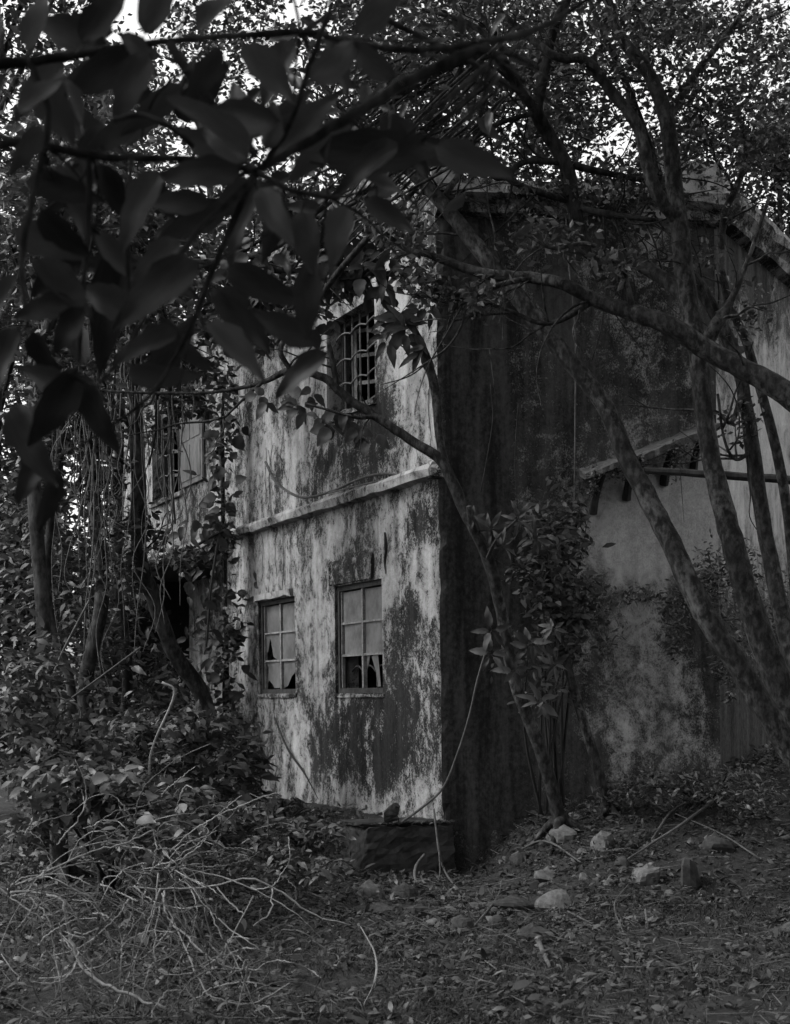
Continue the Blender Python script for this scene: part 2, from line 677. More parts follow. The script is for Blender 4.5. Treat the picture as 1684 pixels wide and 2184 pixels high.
def course(name, P0, d, n, s0, s1, prof, mat='plaster', stain=.35, seed=1, step=.25, jit=.012):
    """a moulded strip: profile (outward, z) swept along the wall with small irregularities"""
    S = np.arange(s0, s1 + 1e-6, step)
    if S[-1] < s1:
        S = np.append(S, s1)
    k = len(prof)
    V, UVs, ST = [], [], []
    r_ = np.random.default_rng(seed)
    for s in S:
        for (o_, z_) in prof:
            j = r_.normal(0, jit) if o_ > .02 else 0
            V.append(P0 + s * d + (o_ + j) * n + (z_ + r_.normal(0, jit * .5)) * UP)
            UVs.append((s + o_, z_ + o_))
            ST.append(stain + r_.normal(0, .12))
    fc = []
    for i in range(len(S) - 1):
        for j in range(k):
            q = (i * k + j, i * k + (j + 1) % k, (i + 1) * k + (j + 1) % k, (i + 1) * k + j)
            fc.append(q)
    fc.append(tuple(range(k))[::-1])
    fc.append(tuple(range((len(S) - 1) * k, len(S) * k)))
    return obj(name, V, fc, mat, house, uv=UVs, attrs={'stain': ST})


course('string_course', C2, dL, nL, -.06, SEND, [(-.05, 4.04), (.12, 4.06), (.14, 4.14), (.10, 4.18), (-.05, 4.24)], stain=.15, seed=3)
course('string_course', C2, dR, nR, -.1, .02, [(-.05, 4.04), (.1, 4.06), (.12, 4.14), (.08, 4.18), (-.05, 4.24)], stain=.6, seed=4, step=.06)
course('cornice', C2, dR, nR, .0, 3.05, [(-.06, 6.72), (.14, 6.76), (.16, 6.84), (.30, 6.9), (.31, 6.99), (-.06, 7.03)], stain=.45, seed=5)
course('cornice', E0, dK, nK, .05, 7, [(-.06, 6.76), (.14, 6.80), (.16, 6.88), (.26, 6.95), (.27, 7.04), (-.06, 7.08)], stain=.5, seed=6)
course('parapet', C2 - .02 * nR, dR, nR, .25, 2.45, [(-.18, 6.9), (.0, 6.94), (.0, 7.15), (-.18, 7.15)], stain=.5, seed=7)
course('parapet', E0 - .02 * nK, dK, nK, .1, 7, [(-.18, 6.9), (.0, 6.94), (.0, 7.42), (-.18, 7.42)], stain=.3, seed=8)
course('parapet_pier', C2 - .02 * nR, dR, nR, 2.42, 3.1, [(-.3, 6.9), (.05, 6.98), (.05, 7.42), (-.3, 7.42)], stain=.35, seed=9, step=.2)
course('parapet_pier', C2 + .0 * nR, dR, nR, -.04, .28, [(-.4, 6.9), (.06, 7.0), (.06, 7.62), (-.4, 7.62)], stain=.1, seed=10, step=.16)
course('facade_coping', C2, dL, nL, -.1, SEND, [(-.3, 7.5), (.09, 7.5), (.1, 7.62), (-.3, 7.66)], stain=.4, seed=12)

# window hoods and sills
course('window_hood', C2, dL, nL, 1.72, 3.06, [(-.03, 3.13), (.028, 3.14), (.032, 3.36), (.02, 3.42), (-.03, 3.44)], stain=.62, seed=13, step=.1, jit=.01)
course('window_hood', C2, dL, nL, 4.42, 5.9, [(-.03, 3.10), (.05, 3.11), (.05, 3.19), (-.03, 3.2)], stain=.0, seed=14, step=.2)
course('window_sill', C2, dL, nL, 1.45, 3.0, [(-.2, 1.80), (.02, 1.79), (.02, 1.83), (-.2, 1.85)], stain=.5, seed=15)
course('window_sill', C2, dL, nL, 4.3, 5.88, [(-.2, 1.80), (.02, 1.79), (.02, 1.83), (-.2, 1.85)], stain=.5, seed=16)
course('window_sill', C2, dL, nL, 1.58, 3.1, [(-.2, 5.1), (.05, 5.09), (.05, 5.15), (-.2, 5.17)], stain=.5, seed=17)
course('window_sill', C2, dL, nL, 9.5, 11.5, [(-.2, 5.02), (.05, 5.01), (.05, 5.07), (-.2, 5.09)], stain=.4, seed=18)
course('window_surround', C2, dL, nL, 3.06, 3.2, [(-.03, 5.1), (.025, 5.1), (.025, 6.35), (-.03, 6.35)], stain=.1, seed=19, step=.07, jit=.004)
# broken render strip and crack right of the larger lower window
V, Fc = tube([C2 + s * dL + .015 * nL + z * UP for s, z in ((1.36, 3.62), (1.33, 3.45), (1.38, 3.3), (1.36, 3.16))], [.008, .02, .014, .006], 6, 4, .4, seed=2)
obj('broken_render', V, Fc, 'concrete_dark', house)


def wpt(s, z, o):
    return C2 + s * dL + o * nL + z * UP


def wbar(s0, s1, z0, z1, o0, o1):
    return box(wpt(s0, z0, o0), (s1 - s0) * dL, (o1 - o0) * nL, (z1 - z0) * UP)


def poly_pane(pts, o, parent, name='pane', tilt=0.0):
    """a flat piece of glass 6 mm thick from (s, z) points"""
    n = len(pts)
    cs = sum(p[0] for p in pts) / n
    V = [wpt(s, z, o + tilt * (s - cs)) for s, z in pts] + [wpt(s, z, o - .006 + tilt * (s - cs)) for s, z in pts]
    Fc = [tuple(range(n)), tuple(range(2 * n - 1, n - 1, -1))] + [(i, n + i, n + (i + 1) % n, (i + 1) % n) for i in range(n)]
    return obj(name, V, Fc, 'dusty_glass', parent)


def sash_window(h, broken, label):
    """frame with 2 x 3 panes; s grows to the left in the picture"""
    s0, s1, z0, z1 = h
    o = -.085
    fr = join([wbar(s0, s0 + .06, z0, z1, o - .04, o + .05), wbar(s1 - .06, s1, z0, z1, o - .04, o + .05),
               wbar(s0 + .06, s1 - .06, z0, z0 + .06, o - .038, o + .048), wbar(s0 + .06, s1 - .06, z1 - .06, z1, o - .038, o + .048)])
    wdw = obj('window', fr[0], fr[1], 'frame_dark', house)
    wdw['label'] = label
    ia, ib, ja, jb = s0 + .06, s1 - .06, z0 + .06, z1 - .06
    sm = (ia + ib) / 2
    zr = [ja + (jb - ja) * t for t in (0, .335, .665, 1)]
    V, Fc = wbar(sm - .022, sm + .022, ja + .001, jb - .001, o - .02, o + .03)
    obj('mullion', V, Fc, 'frame_paint', wdw)
    for z in zr[1:3]:
        for (p, q) in ((ia + .001, sm - .023), (sm + .023, ib - .001)):
            V, Fc = wbar(p, q, z - .013, z + .013, o - .015, o + .025)
            obj('glazing_bar', V, Fc, 'frame_paint', wdw)
    for (p, q) in ((ia, 1), (ib, -1)):
        V, Fc = wbar(min(p, p + q * .02), max(p, p + q * .02), ja + .002, jb - .002, o - .01, o + .028)
        obj('casement_stile', V, Fc, 'frame_paint', wdw)
    for c_ in range(2):                       # 0 = right in the picture
        for r in range(3):
            pa, pb = (ia + .021, sm - .024) if c_ == 0 else (sm + .024, ib - .021)
            za = zr[r] + .014
            zb = zr[r + 1] - .014
            spec = broken.get((c_, r), 'whole')
            if spec is None:
                continue
            W, Hh = pb - pa, zb - za
            pieces = [[(0, 0), (1, 0), (1, 1), (0, 1)]] if spec == 'whole' else spec
            for pc in pieces:
                poly_pane([(pa + x * W, za + y * Hh) for x, y in pc], o + random.uniform(-.003, .003), wdw, tilt=random.uniform(-.02, .02))
    return wdw


wl = sash_window(low[0], {(1, 0): None,
                          (0, 0): [[(.95, 1), (.78, 1), (.93, .55)], [(.62, 1), (.40, 1), (.28, .0), (.42, 0), (.5, .45), (.72, .95)], [(.0, 0), (.14, .0), (.0, .5)]]},
                 'six-pane window with its lower panes broken out')
wr = sash_window(low[1], {(1, 1): [[(0, 0), (.28, 0), (.55, .12), (.72, .82), (.78, .78), (.9, .35), (1, .3), (1, 1), (0, 1)]],
                          (1, 0): [[(0, 0.02), (.5, 0), (.62, .14), (.85, .3), (.95, .2), (.9, .8), (1, .95), (.98, 1), (0, 1)]],
                          (0, 0): [[(1, 0), (.75, .08), (.5, .42), (.12, .68), (0, .62), (0, 1), (1, 1)]]},
                 'narrow-looking six-pane window with three chipped panes')


def wavy(s0, s1, z, amp, o, n=3, r=.011):
    P = []
    k = 10 * n
    for i in range(k + 1):
        t = i / k
        P.append(wpt(s0 + (s1 - s0) * t, z + amp * abs(math.sin(math.pi * n * t)), o))
    return tube(P, [r] * len(P), 5, 1, 0)


def grille(h, parent, o, nv, rows, amp=.06, n=3):
    s0, s1, z0, z1 = h
    for i in range(nv):
        s = s0 + (s1 - s0) * (i + 1) / (nv + 1)
        V, Fc = tube([wpt(s, z0 - .02, o), wpt(s, z1 + .02, o)], [.013, .013], 5, 2, 0)
        obj('grille_bar', V, Fc, 'iron', parent)
    for t in rows:
        V, Fc = wavy(s0 - .02, s1 + .02, z0 + (z1 - z0) * t, amp, o + .02, n)
        obj('grille_scroll', V, Fc, 'iron', parent)


grille((low[0][0], low[0][1], low[0][2], low[0][3] * .0 + 2.3), wl, -.24, 3, [.55], .07, 4)


def open_window(h, label, nv, casement):
    s0, s1, z0, z1 = h
    fr = join([wbar(s0, s0 + .06, z0, z1, -.24, -.16), wbar(s1 - .06, s1, z0, z1, -.24, -.16),
               wbar(s0 + .06, s1 - .06, z0, z0 + .06, -.238, -.162), wbar(s0 + .06, s1 - .06, z1 - .06, z1, -.238, -.162)])
    wd = obj('window', fr[0], fr[1], 'frame_dark', house)
    wd['label'] = label
    grille(h, wd, -.12, nv, [.02, .3, .55, .82], .045, 3)
    # one casement leaf swung inward, hinged at the far jamb
    if casement:
        ang = math.radians(38)
        dv = dL * -math.cos(ang) - nL * math.sin(ang)
        hb = wpt(s1 - .07, z0 + .07, -.3)
        wid, hg = (s1 - s0) * .5, z1 - z0 - .14
        th = .035 * np.cross(dv, UP)
        prt = [box(hb, .06 * dv, th, hg * UP), box(hb + (wid - .06) * dv, .06 * dv, th, hg * UP)]
        for t in (0, .33, .66, .96):
            prt.append(box(hb + .06 * dv + hg * t * UP, (wid - .12) * dv, th * .9, .045 * UP))
        V, Fc = join(prt)
        obj('casement', V, Fc, 'frame_paint', wd)
    return wd


open_window(upp[0], 'open upper window with wavy iron grille and dark room behind', 5, True)
open_window(upp[1], 'open upper window with rusted grille at the shaded end', 5, True)
# a shutter folded back against the wall beside the far upper window
sh = join([wbar(8.25, 9.48, 5.1, 6.38, .02, .055)])
shut = obj('shutter', sh[0], sh[1], 'shutter', house)
for (z0, z1) in ((5.18, 5.72), (5.80, 6.32)):
    for (sa, sb) in ((8.33, 8.83), (8.9, 9.4)):
        V, Fc = wbar(sa, sb, z0, z1, .05, .066)
        obj('shutter_panel', V, Fc, 'shutter', shut)
# sloping broken canopy on the side wall, with its brackets and a loose beam


def rpt(s, z, o):
    return C2 + s * dR + o * nR + z * UP


def rslab(name, sa, za, sb, zb, o0, o1, th, mat):
    k = 16
    V = []
    r_ = np.random.default_rng(int(sa * 100))
    for i in range(k):
        t = i / (k - 1)
        s, z = sa + (sb - sa) * t, za + (zb - za) * t
        e = r_.normal(0, .01) - (.3 * max(0, .22 - t) / .22 if sa < 1.8 else 0)
        for (o_, dz) in ((o0, .04), (o1 + e, -.05), (o1 + e, -.05 - th), (o0, .04 - th)):
            V.append(rpt(s, z + dz + r_.normal(0, .006), o_))
    fc = []
    for i in range(k - 1):
        for j in range(4):
            fc.append((i * 4 + j, (i + 1) * 4 + j, (i + 1) * 4 + (j + 1) % 4, i * 4 + (j + 1) % 4))
    fc += [(0, 1, 2, 3), tuple(range((k - 1) * 4, k * 4))[::-1]]
    return obj(name, V, fc, mat, house)


rslab('canopy_slab', 1.5, 4.12, 2.04, 4.30, -.02, .5, .06, 'slab')
rslab('canopy_slab', 2.02, 4.28, 2.86, 4.62, -.02, .55, .07, 'slab')
for s, z in ((1.62, 4.05), (1.98, 4.2), (2.4, 4.36), (2.72, 4.48)):
    V, Fc = box(rpt(s, z - .34, -.01), .07 * dR, .30 * nR, .02 * UP)
    V2, F2 = tube([rpt(s + .03, z - .36, .0), rpt(s + .03, z - .16, .12), rpt(s + .03, z + .0, .34)], [.05, .04, .035], 6, 3, .1, seed=int(s * 10))
    obj('canopy_bracket', V2, F2, 'wood_dark', house)
bm = ptube([(1372, 1004, 15.6, 8), (1500, 1011, 15.5, 9), (1640, 1021, 15.4, 9), (1800, 1032, 15.3, 9)], 8, 6, lump=.14, wob=.1)
tag(obj('timber_beam', bm[0], bm[1], 'wood_dark'), 'long dark timber beam lying level before the pale right-hand wall', 'beam')
# drips of root on the facade
for k, (x0, y0, x1, y1) in enumerate([(575, 960, 580, 1110), (583, 950, 574, 1090), (570, 955, 567, 1070), (606, 1080, 604, 1260), (632, 1080, 640, 1180), (562, 1140, 560, 1240),
                                      (587, 1150, 590, 1230), (905, 1050, 907, 1100), (915, 830, 925, 1000), (665, 1210, 668, 1260)]):
    P = []
    for t in np.linspace(0, 1, 6):
        s, z = fz(x0 + (x1 - x0) * t + random.uniform(-3, 3), y0 + (y1 - y0) * t)
        P.append(wpt(s, z, .015))
    V, Fc = tube(P, [.004] * 6, 4, 3, .2)
    o = obj('clinging_root', V, Fc, 'wood_dark', house)

# concrete block at the foot of the corner
P0 = at(780, 1860, 15.6)
P0[2] = 0
pl = [P0, P0 + .96 * dR, P0 + .96 * dR - .3 * nR, C2 - .1 * nL - .1 * nR + .0 * dL, P0 + .62 * dL - .75 * nL, P0 + .62 * dL]
blk = thing('concrete_block', 'low dark concrete plinth block at the foot of the house corner', 'block', (P0[0], P0[1], 0))


def rough_box(p, ax, ay, az, n=12, amp=.018, seed=0):
    """a box whose faces are gridded, worn round at the edges and pitted"""
    V, fc = [], []
    key = {}
    p, ax, ay, az = (np.asarray(q, float) for q in (p, ax, ay, az))
    r_ = np.random.default_rng(seed)

    def vid(u, v, w):
        k = (round(u, 4), round(v, 4), round(w, 4))
        if k not in key:
            c = np.array(k) - .5
            ed = np.sort(np.abs(c))[1] > .46
            q = p + u * ax + v * ay + w * az + r_.normal(0, amp * .35, 3)
            q = q - (c[0] * ax + c[1] * ay + c[2] * az) * (.06 * r_.uniform(.3, 1) if ed else 0)
            q = q + amp * np.array([vnoise(u * 9 + w * 7, v * 9, 5), vnoise(v * 9 + w * 8, u * 7, 6), vnoise(u * 8, v * 8 + w * 5, 7)])
            key[k] = len(V)
            V.append(q)
        return key[k]
    g_ = np.linspace(0, 1, n + 1)
    for i in range(n):
        for j in range(n):
            a0, a1, b0, b1 = g_[i], g_[i + 1], g_[j], g_[j + 1]
            for (f, o_) in ((lambda a_, b_: (a_, b_, 1), 0), (lambda a_, b_: (a_, b_, 0), 1), (lambda a_, b_: (a_, 0, b_), 0), (lambda a_, b_: (a_, 1, b_), 1), (lambda a_, b_: (0, a_, b_), 1), (lambda a_, b_: (1, a_, b_), 0)):
                q = [vid(*f(a0, b0)), vid(*f(a1, b0)), vid(*f(a1, b1)), vid(*f(a0, b1))]
                fc.append(q[::-1] if o_ else q)
    return V, fc


V, Fc = rough_box(P0 - .15 * UP, .93 * dR, .66 * dL, .64 * UP, 12, .014, 3)
obj('block_body', V, Fc, 'concrete_dark', blk)
V, Fc = rough_box(P0 + .488 * UP - .02 * dR + .06 * dL, .9 * dR, .62 * dL, .035 * UP, 12, .008, 4)
obj('block_cap', V, Fc, 'concrete_dark', blk)


# ------------------------------------------------------------------ leaves
def leaf_grid(nu=11, nv=4, width=.42, curl=.12, fold=.12, tip=1.6, seed=0):
    """unit leaf along +X, blade in XY, with midrib fold and droop, plus a stalk"""
    V, fc = [], []
    r_ = np.random.default_rng(seed)
    for i in range(nu + 1):
        t = i / nu
        wv = width * (math.sin(math.pi * min(1, t ** .75)) ** .8) * (1 - .25 * t) * .62
        wv *= 1 + .10 * math.sin(t * 23 + seed * 2.1) * r_.uniform(.3, 1)
        if i in (0, nu):
            wv = .004
        for j in range(nv + 1):
            q = (j / nv - .5) * 2
            V.append((.12 + .88 * t, q * wv, -curl * t * t + fold * abs(q) * wv * 2 + .02 * math.sin(t * 9 + j)))
    for i in range(nu):
        for j in range(nv):
            a_ = i * (nv + 1) + j
            fc.append((a_, a_ + 1, a_ + nv + 2, a_ + nv + 1))
    n = len(V)
    for x in (0, .14):
        for (y, z) in ((.009, 0), (-.006, .008), (-.006, -.008)):
            V.append((x, y, z))
    fc += [(n, n + 1, n + 4, n + 3), (n + 1, n + 2, n + 5, n + 4), (n + 2, n, n + 3, n + 5)]
    return V, fc


LEAF = {}
for nm, kw in dict(broad=dict(width=.62, curl=.14), oval=dict(width=.5, curl=.2), lance=dict(width=.3, curl=.25), strap=dict(width=.2, curl=.35), heart=dict(width=.85, curl=.2)).items():
    for m_ in ('leaf_big', 'leaf_vine', 'leaf_shrub'):
        LEAF[nm, m_] = mesh('leaf_' + nm, *leaf_grid(**kw), m=m_, smooth=True)


def place_leaf(parent, nm, m_, p, d, n, L, wsc=1.0):
    d = nrm(d)
    n = nrm(np.asarray(n, float) - d * np.dot(n, d))
    y = np.cross(n, d)
    o = bpy.data.objects.new('leaf', LEAF[nm, m_])
    COL.objects.link(o)
    o.parent = parent
    q = np.asarray(p) - wloc(parent)
    M = Matrix(((d[0] * L, y[0] * L * wsc, n[0] * L, q[0]), (d[1] * L, y[1] * L * wsc, n[1] * L, q[1]), (d[2] * L, y[2] * L * wsc, n[2] * L, q[2]), (0, 0, 0, 1)))
    o.matrix_basis = M
    return o


# small leaves, thousands in one mesh: template of 6 vertices folded on the midrib
TL = np.array([(0, 0, 0), (.38, .22, .05), (.38, -.22, .05), (.72, .17, .0), (.72, -.17, .0), (1, 0, -.12)])
TF = np.array([(0, 2, 1), (1, 2, 4), (1, 4, 3), (3, 4, 5)])
TL2 = np.array([(0, 0, 0), (.45, .25, .06), (.45, -.25, .06), (1, 0, -.08)])
TF2 = np.array([(0, 2, 3), (0, 3, 1)])


def leaf_cloud(P, L, Dr=None, Nn=None, six=False, narrow=1.0):
    """P centres (N,3), L lengths; random orientation biased flat unless given"""
    n = len(P)
    if Dr is None:
        Dr = rng.normal(0, 1, (n, 3)) * (1, 1, .55) + (0, 0, -.25)
    Dr = Dr / (np.linalg.norm(Dr, axis=1)[:, None] + 1e-9)
    if Nn is None:
        Nn = rng.normal(0, .75, (n, 3)) + (0, 0, .8)
    Nn = Nn - Dr * (Nn * Dr).sum(1)[:, None]
    Nn = Nn / (np.linalg.norm(Nn, axis=1)[:, None] + 1e-9)
    Yv = np.cross(Nn, Dr)
    T, TFc = (TL, TF) if six else (TL2, TF2)
    k = len(T)
    V = P[:, None] + L[:, None, None] * (T[None, :, :1] * Dr[:, None] + T[None, :, 1:2] * narrow * Yv[:, None] + T[None, :, 2:] * Nn[:, None])
    fcs = (TFc[None] + (np.arange(n) * k)[:, None, None]).reshape(-1, 3)
    shade = np.repeat(np.clip(rng.beta(1.6, 2.4, n), 0, 1), k)
    return V.reshape(-1, 3), fcs, shade


def clump_pts(c, r, n, nsub=14, tight=.33):
    """n points in an ellipsoid gathered into sub-clumps, with gaps between them"""
    u = rng.normal(0, 1, (nsub, 3))
    u = u / np.linalg.norm(u, axis=1)[:, None] * (rng.uniform(.05, 1, nsub) ** .45)[:, None]
    ctr = np.asarray(c) + u * np.asarray(r)
    wts = rng.uniform(.4, 1.6, nsub)
    wts /= wts.sum()
    pick = rng.choice(nsub, n, p=wts)
    return ctr[pick] + rng.normal(0, 1, (n, 3)) * np.asarray(r) * tight * rng.uniform(.5, 1.1, (nsub, 1))[pick]


def pix_clump(E, dens=1.0, **kw):
    """E = (px, py, rx, ry, Y, rY, n) sheet-space ellipse at a real distance"""
    out = []
    for px, py, rx, ry, Y, rY, n in E:
        out.append(clump_pts(at(px, py, Y), (rx * Y / F, rY, ry * Y / F), max(1, int(n * dens)), **kw))
    return np.vstack(out)


def crown(parent, P, L, name='crown', m_='leaf', six=False, narrow=1.0, **kw):
    Ls = L * rng.uniform(.6, 1.25, len(P))
    V, fcs, shd = leaf_cloud(P, Ls, six=six, narrow=narrow, **kw)
    o = obj(name, V, fcs, m_, parent, attrs={'shade': shd})
    return kind(o, 'stuff')


def base_of(pts):
    p = at(pts[0][0], pts[0][1], pts[0][2])
    return p


def add_twigs(t, paths, n, bark, seed=1, Lr=(70, 260)):
    """fine bare twigs leaving the limbs, some forking once"""
    r_ = random.Random(seed)
    for k in range(n):
        pth = r_.choice(paths)
        i = r_.randrange(len(pth) - 1)
        f = r_.random()
        x, y, Y = (pth[i][q] * (1 - f) + pth[i + 1][q] * f for q in range(3))
        an = math.atan2(pth[i + 1][1] - pth[i][1], pth[i + 1][0] - pth[i][0]) + r_.choice((-1, 1)) * r_.uniform(.3, 1.2)
        L = r_.uniform(*Lr)
        bd = r_.gauss(0, .5)
        rr = r_.uniform(1.4, 3.2)
        dY = r_.uniform(-.5, .4)
        pts = [(x + L * q * math.cos(an + bd * q) + r_.gauss(0, 3) * (q > 0), y + L * q * math.sin(an + bd * q) + r_.gauss(0, 3) * (q > 0), Y + dY * q, rr * (1.1 - .75 * q)) for q in (0, .2, .4, .6, .8, 1)]
        V, Fc = ptube(pts, 5, 4, lump=.05, seed=seed * 7 + k)
        o = obj('twig', V, Fc, bark, t, smooth=True)
        if r_.random() < .6:
            b = pts[3]
            a2 = an + r_.choice((-1, 1)) * r_.uniform(.4, .9)
            L2 = L * r_.uniform(.3, .6)
            V, Fc = ptube([(b[0] + L2 * q * math.cos(a2), b[1] + L2 * q * math.sin(a2), b[2] + dY * .3 * q, rr * .55 * (1.1 - .8 * q)) for q in (0, .5, 1)], 5, 4, seed=k)
            obj('side_twig', V, Fc, bark, o, smooth=True)


def tree(name, label, cat, trunk, branches=(), crowns=(), leafL=.08, bark='bark', group=None, sides=10, cm='leaf', six=False, seed=1, tight=.33, nsub=14, slim=.86, ntwig=0):
    """trunk and branches in (px, py, depth, radius px); the foot is carried down to the ground"""
    P = [at(*p[:3]) for p in trunk]
    R = [p[3] * p[2] / F * slim for p in trunk]
    foot = P[0].copy()
    g_ = gz(foot)
    if foot[2] > g_ + .05:
        foot[2] = g_
        dxy = P[0] - P[1]
        k = (P[0][2] - g_) / max(.3, abs(dxy[2]))
        foot[:2] += dxy[:2] * k * .6
        foot[2] = gz(foot)
        P = [foot - (0, 0, .12)] + P
        R = [R[0] * 1.35] + R
    else:
        P[0][2] = g_ - .1
        foot[2] = g_
    Yb = foot[1]
    t = thing(name, label, cat, foot, group)
    V, Fc = tube(P, R, sides + 4, 6, .05, seed=seed, wob=.035)
    obj('trunk', V, Fc, bark, t, smooth=True)
    for i, b in enumerate(branches):
        V, Fc = ptube(b, max(5, sides - 3), 6, lump=.06, seed=seed * 31 + i, wob=.05)
        obj('branch', V, Fc, bark, t, smooth=True)
    for i in range(4 if Yb < 20 else 0):
        a_ = i * 1.6 + seed
        q = foot + np.array([math.cos(a_), math.sin(a_), 0]) * R[0] * random.uniform(3, 5)
        q[2] = gz(q) - .03
        m_ = foot * .55 + q * .45 + np.array([0, 0, .0])
        m_[2] = max(gz(m_), foot[2]) + R[0] * .35
        V, Fc = tube([foot + np.array([0, 0, R[0] * 1.6]), m_, q], [R[0] * .75, R[0] * .42, R[0] * .12], 7, 5, .1, seed=seed + i)
        obj('root', V, Fc, bark, t, smooth=True)
    if ntwig:
        add_twigs(t, [trunk[len(trunk) // 3:]] + list(branches), ntwig, bark, seed)
    if crowns:
        crown(t, pix_clump(crowns, tight=tight, nsub=nsub), leafL, m_=cm, six=six)
    return t


# ------------------------------------------------------------------ trees round the house
# left leaning trunk
tree('leaning_tree', 'dark smooth-curved trunk leaning left before the porch', 'tree',
     [(462, 1735, 18.6, 24), (440, 1510, 18.4, 22), (372, 1395, 18.2, 20), (330, 1285, 18, 19), (296, 1170, 17.8, 18), (296, 1010, 17.6, 18), (288, 850, 17.4, 16), (284, 700, 17.2, 14), (262, 520, 17, 10), (275, 380, 17, 7)],
     [[(284, 760, 17.3, 8), (330, 660, 17.5, 6), (400, 560, 17.8, 4)], [(290, 930, 17.5, 7), (220, 820, 17.2, 5), (150, 640, 17, 3)]],
     [(270, 420, 150, 130, 17.3, 1.0, 1500), (160, 620, 110, 90, 17, .8, 700), (410, 560, 110, 80, 17.8, .6, 700)], .13, 'bark_dark', seed=5, ntwig=12)
# centre tree with forked stem
t2 = tree('forked_tree', 'slender mottled tree forking in front of the house corner', 'tree',
          [(1192, 1745, 15.0, 17), (1155, 1610, 14.9, 16), (1098, 1455, 14.8, 16), (1068, 1300, 14.7, 15), (1040, 1190, 14.6, 16), (988, 1085, 14.6, 15), (942, 985, 14.6, 14), (885, 945, 14.6, 12), (800, 888, 14.6, 11), (735, 845, 14.6, 11), (690, 806, 14.6, 10), (618, 790, 14.6, 9), (560, 815, 14.7, 6), (460, 836, 14.8, 4), (330, 838, 14.9, 3.5), (180, 832, 15, 3)],
          [[(948, 992, 14.6, 10), (936, 930, 14.7, 9), (930, 850, 14.75, 11), (916, 780, 14.8, 10), (900, 735, 14.8, 7), (880, 690, 14.8, 4)],
           [(1046, 1200, 14.6, 12), (1010, 1130, 14.5, 9), (1000, 1080, 14.4, 6)],
           [(720, 840, 14.6, 6), (710, 780, 14.6, 7), (700, 730, 14.6, 5)],
           [(618, 790, 14.6, 6), (600, 735, 14.5, 6), (680, 634, 14.4, 6), (736, 562, 14.2, 7), (805, 486, 14.0, 7), (890, 400, 13.8, 6)],
           [(560, 815, 14.7, 4), (520, 850, 14.7, 3), (470, 900, 14.8, 2)],
           [(800, 888, 14.6, 5), (760, 890, 14.5, 4), (720, 880, 14.5, 3), (650, 860, 14.5, 2.5)]],
          seed=9, ntwig=10)


def sprig(parent, centre, Y, n, L, nm, m_, spread=360, ang0=0, tilt=.5, r0=0):
    """a whorl of big leaves, image-plane angles spread about ang0"""
    for k in range(n):
        an = math.radians(ang0 + (k / max(1, n) - .5) * spread + random.uniform(-14, 14))
        d = IMX * math.cos(an) + IMZ * math.sin(an) + np.array([0, 1, 0]) * random.uniform(-tilt, tilt)
        nn = np.array([random.uniform(-.5, .5), -1.0 + random.uniform(-.2, .4), random.uniform(-.2, 1.0)])
        p = at(centre[0] + random.uniform(-r0, r0), centre[1] + random.uniform(-r0, r0), Y + random.uniform(-.1, .1))
        place_leaf(parent, nm, m_, p, d, nn, L * random.uniform(.75, 1.2), random.uniform(.8, 1.1))


for (x, y, n, sp, a0, L) in [(870, 700, 9, 260, -100, .3), (845, 670, 8, 300, -120, .28), (905, 655, 8, 360, 0, .24), (900, 745, 6, 160, -110, .25), (820, 720, 5, 140, -130, .24),
                             (760, 905, 7, 150, -90, .2), (700, 900, 6, 150, -90, .2), (640, 870, 8, 300, -90, .2), (730, 880, 6, 200, -80, .19), (790, 930, 4, 120, -90, .18), (660, 830, 4, 200, -90, .18),
                             (560, 850, 5, 240, -90, .18), (830, 600, 9, 340, 0, .24), (770, 560, 9, 360, 0, .24), (700, 600, 7, 360, 0, .2), (600, 690, 8, 360, 0, .2), (540, 730, 8, 300, -60, .2),
                             (880, 560, 8, 360, 0, .22), (720, 530, 8, 360, 0, .22), (650, 640, 6, 300, -60, .2)]:
    sprig(t2, (x, y), 14.6, n, L, 'lance' if L > .21 else 'oval', 'leaf_vine', sp, a0, .5, 12)

tree('thin_tree', 'thin grey sapling trunk just right of the forked tree', 'tree',
     [(1302, 1745, 15.2, 15), (1272, 1630, 15.2, 13), (1232, 1500, 15.2, 12), (1205, 1400, 15.3, 10), (1180, 1290, 15.3, 7), (1165, 1200, 15.3, 4)], seed=10)
# long diagonal trunk
tree('leaning_tree', 'long mottled trunk slanting from lower right to the roof', 'tree',
     [(1760, 1730, 12.4, 34), (1660, 1560, 12.4, 30), (1580, 1430, 12.4, 28), (1500, 1305, 12.4, 27), (1440, 1180, 12.5, 26), (1385, 1070, 12.6, 25), (1335, 975, 12.7, 23), (1285, 860, 12.8, 22), (1185, 735, 12.9, 22), (1085, 610, 13, 21), (1005, 510, 13.1, 19), (940, 430, 13.2, 18), (870, 360, 13.3, 16), (790, 300, 13.4, 12), (700, 200, 13.5, 8), (640, 60, 13.6, 5)],
     [[(870, 365, 13.3, 9), (800, 340, 13.2, 7), (730, 330, 13.2, 5)], [(940, 430, 13.2, 8), (1000, 330, 13.5, 6), (1040, 180, 13.6, 5), (1060, 40, 13.7, 4)]],
     [(700, 180, 130, 110, 13.6, .8, 800), (930, 200, 120, 130, 13.6, .8, 800), (820, 60, 160, 70, 13.6, .8, 700)], .09, seed=12, ntwig=34)
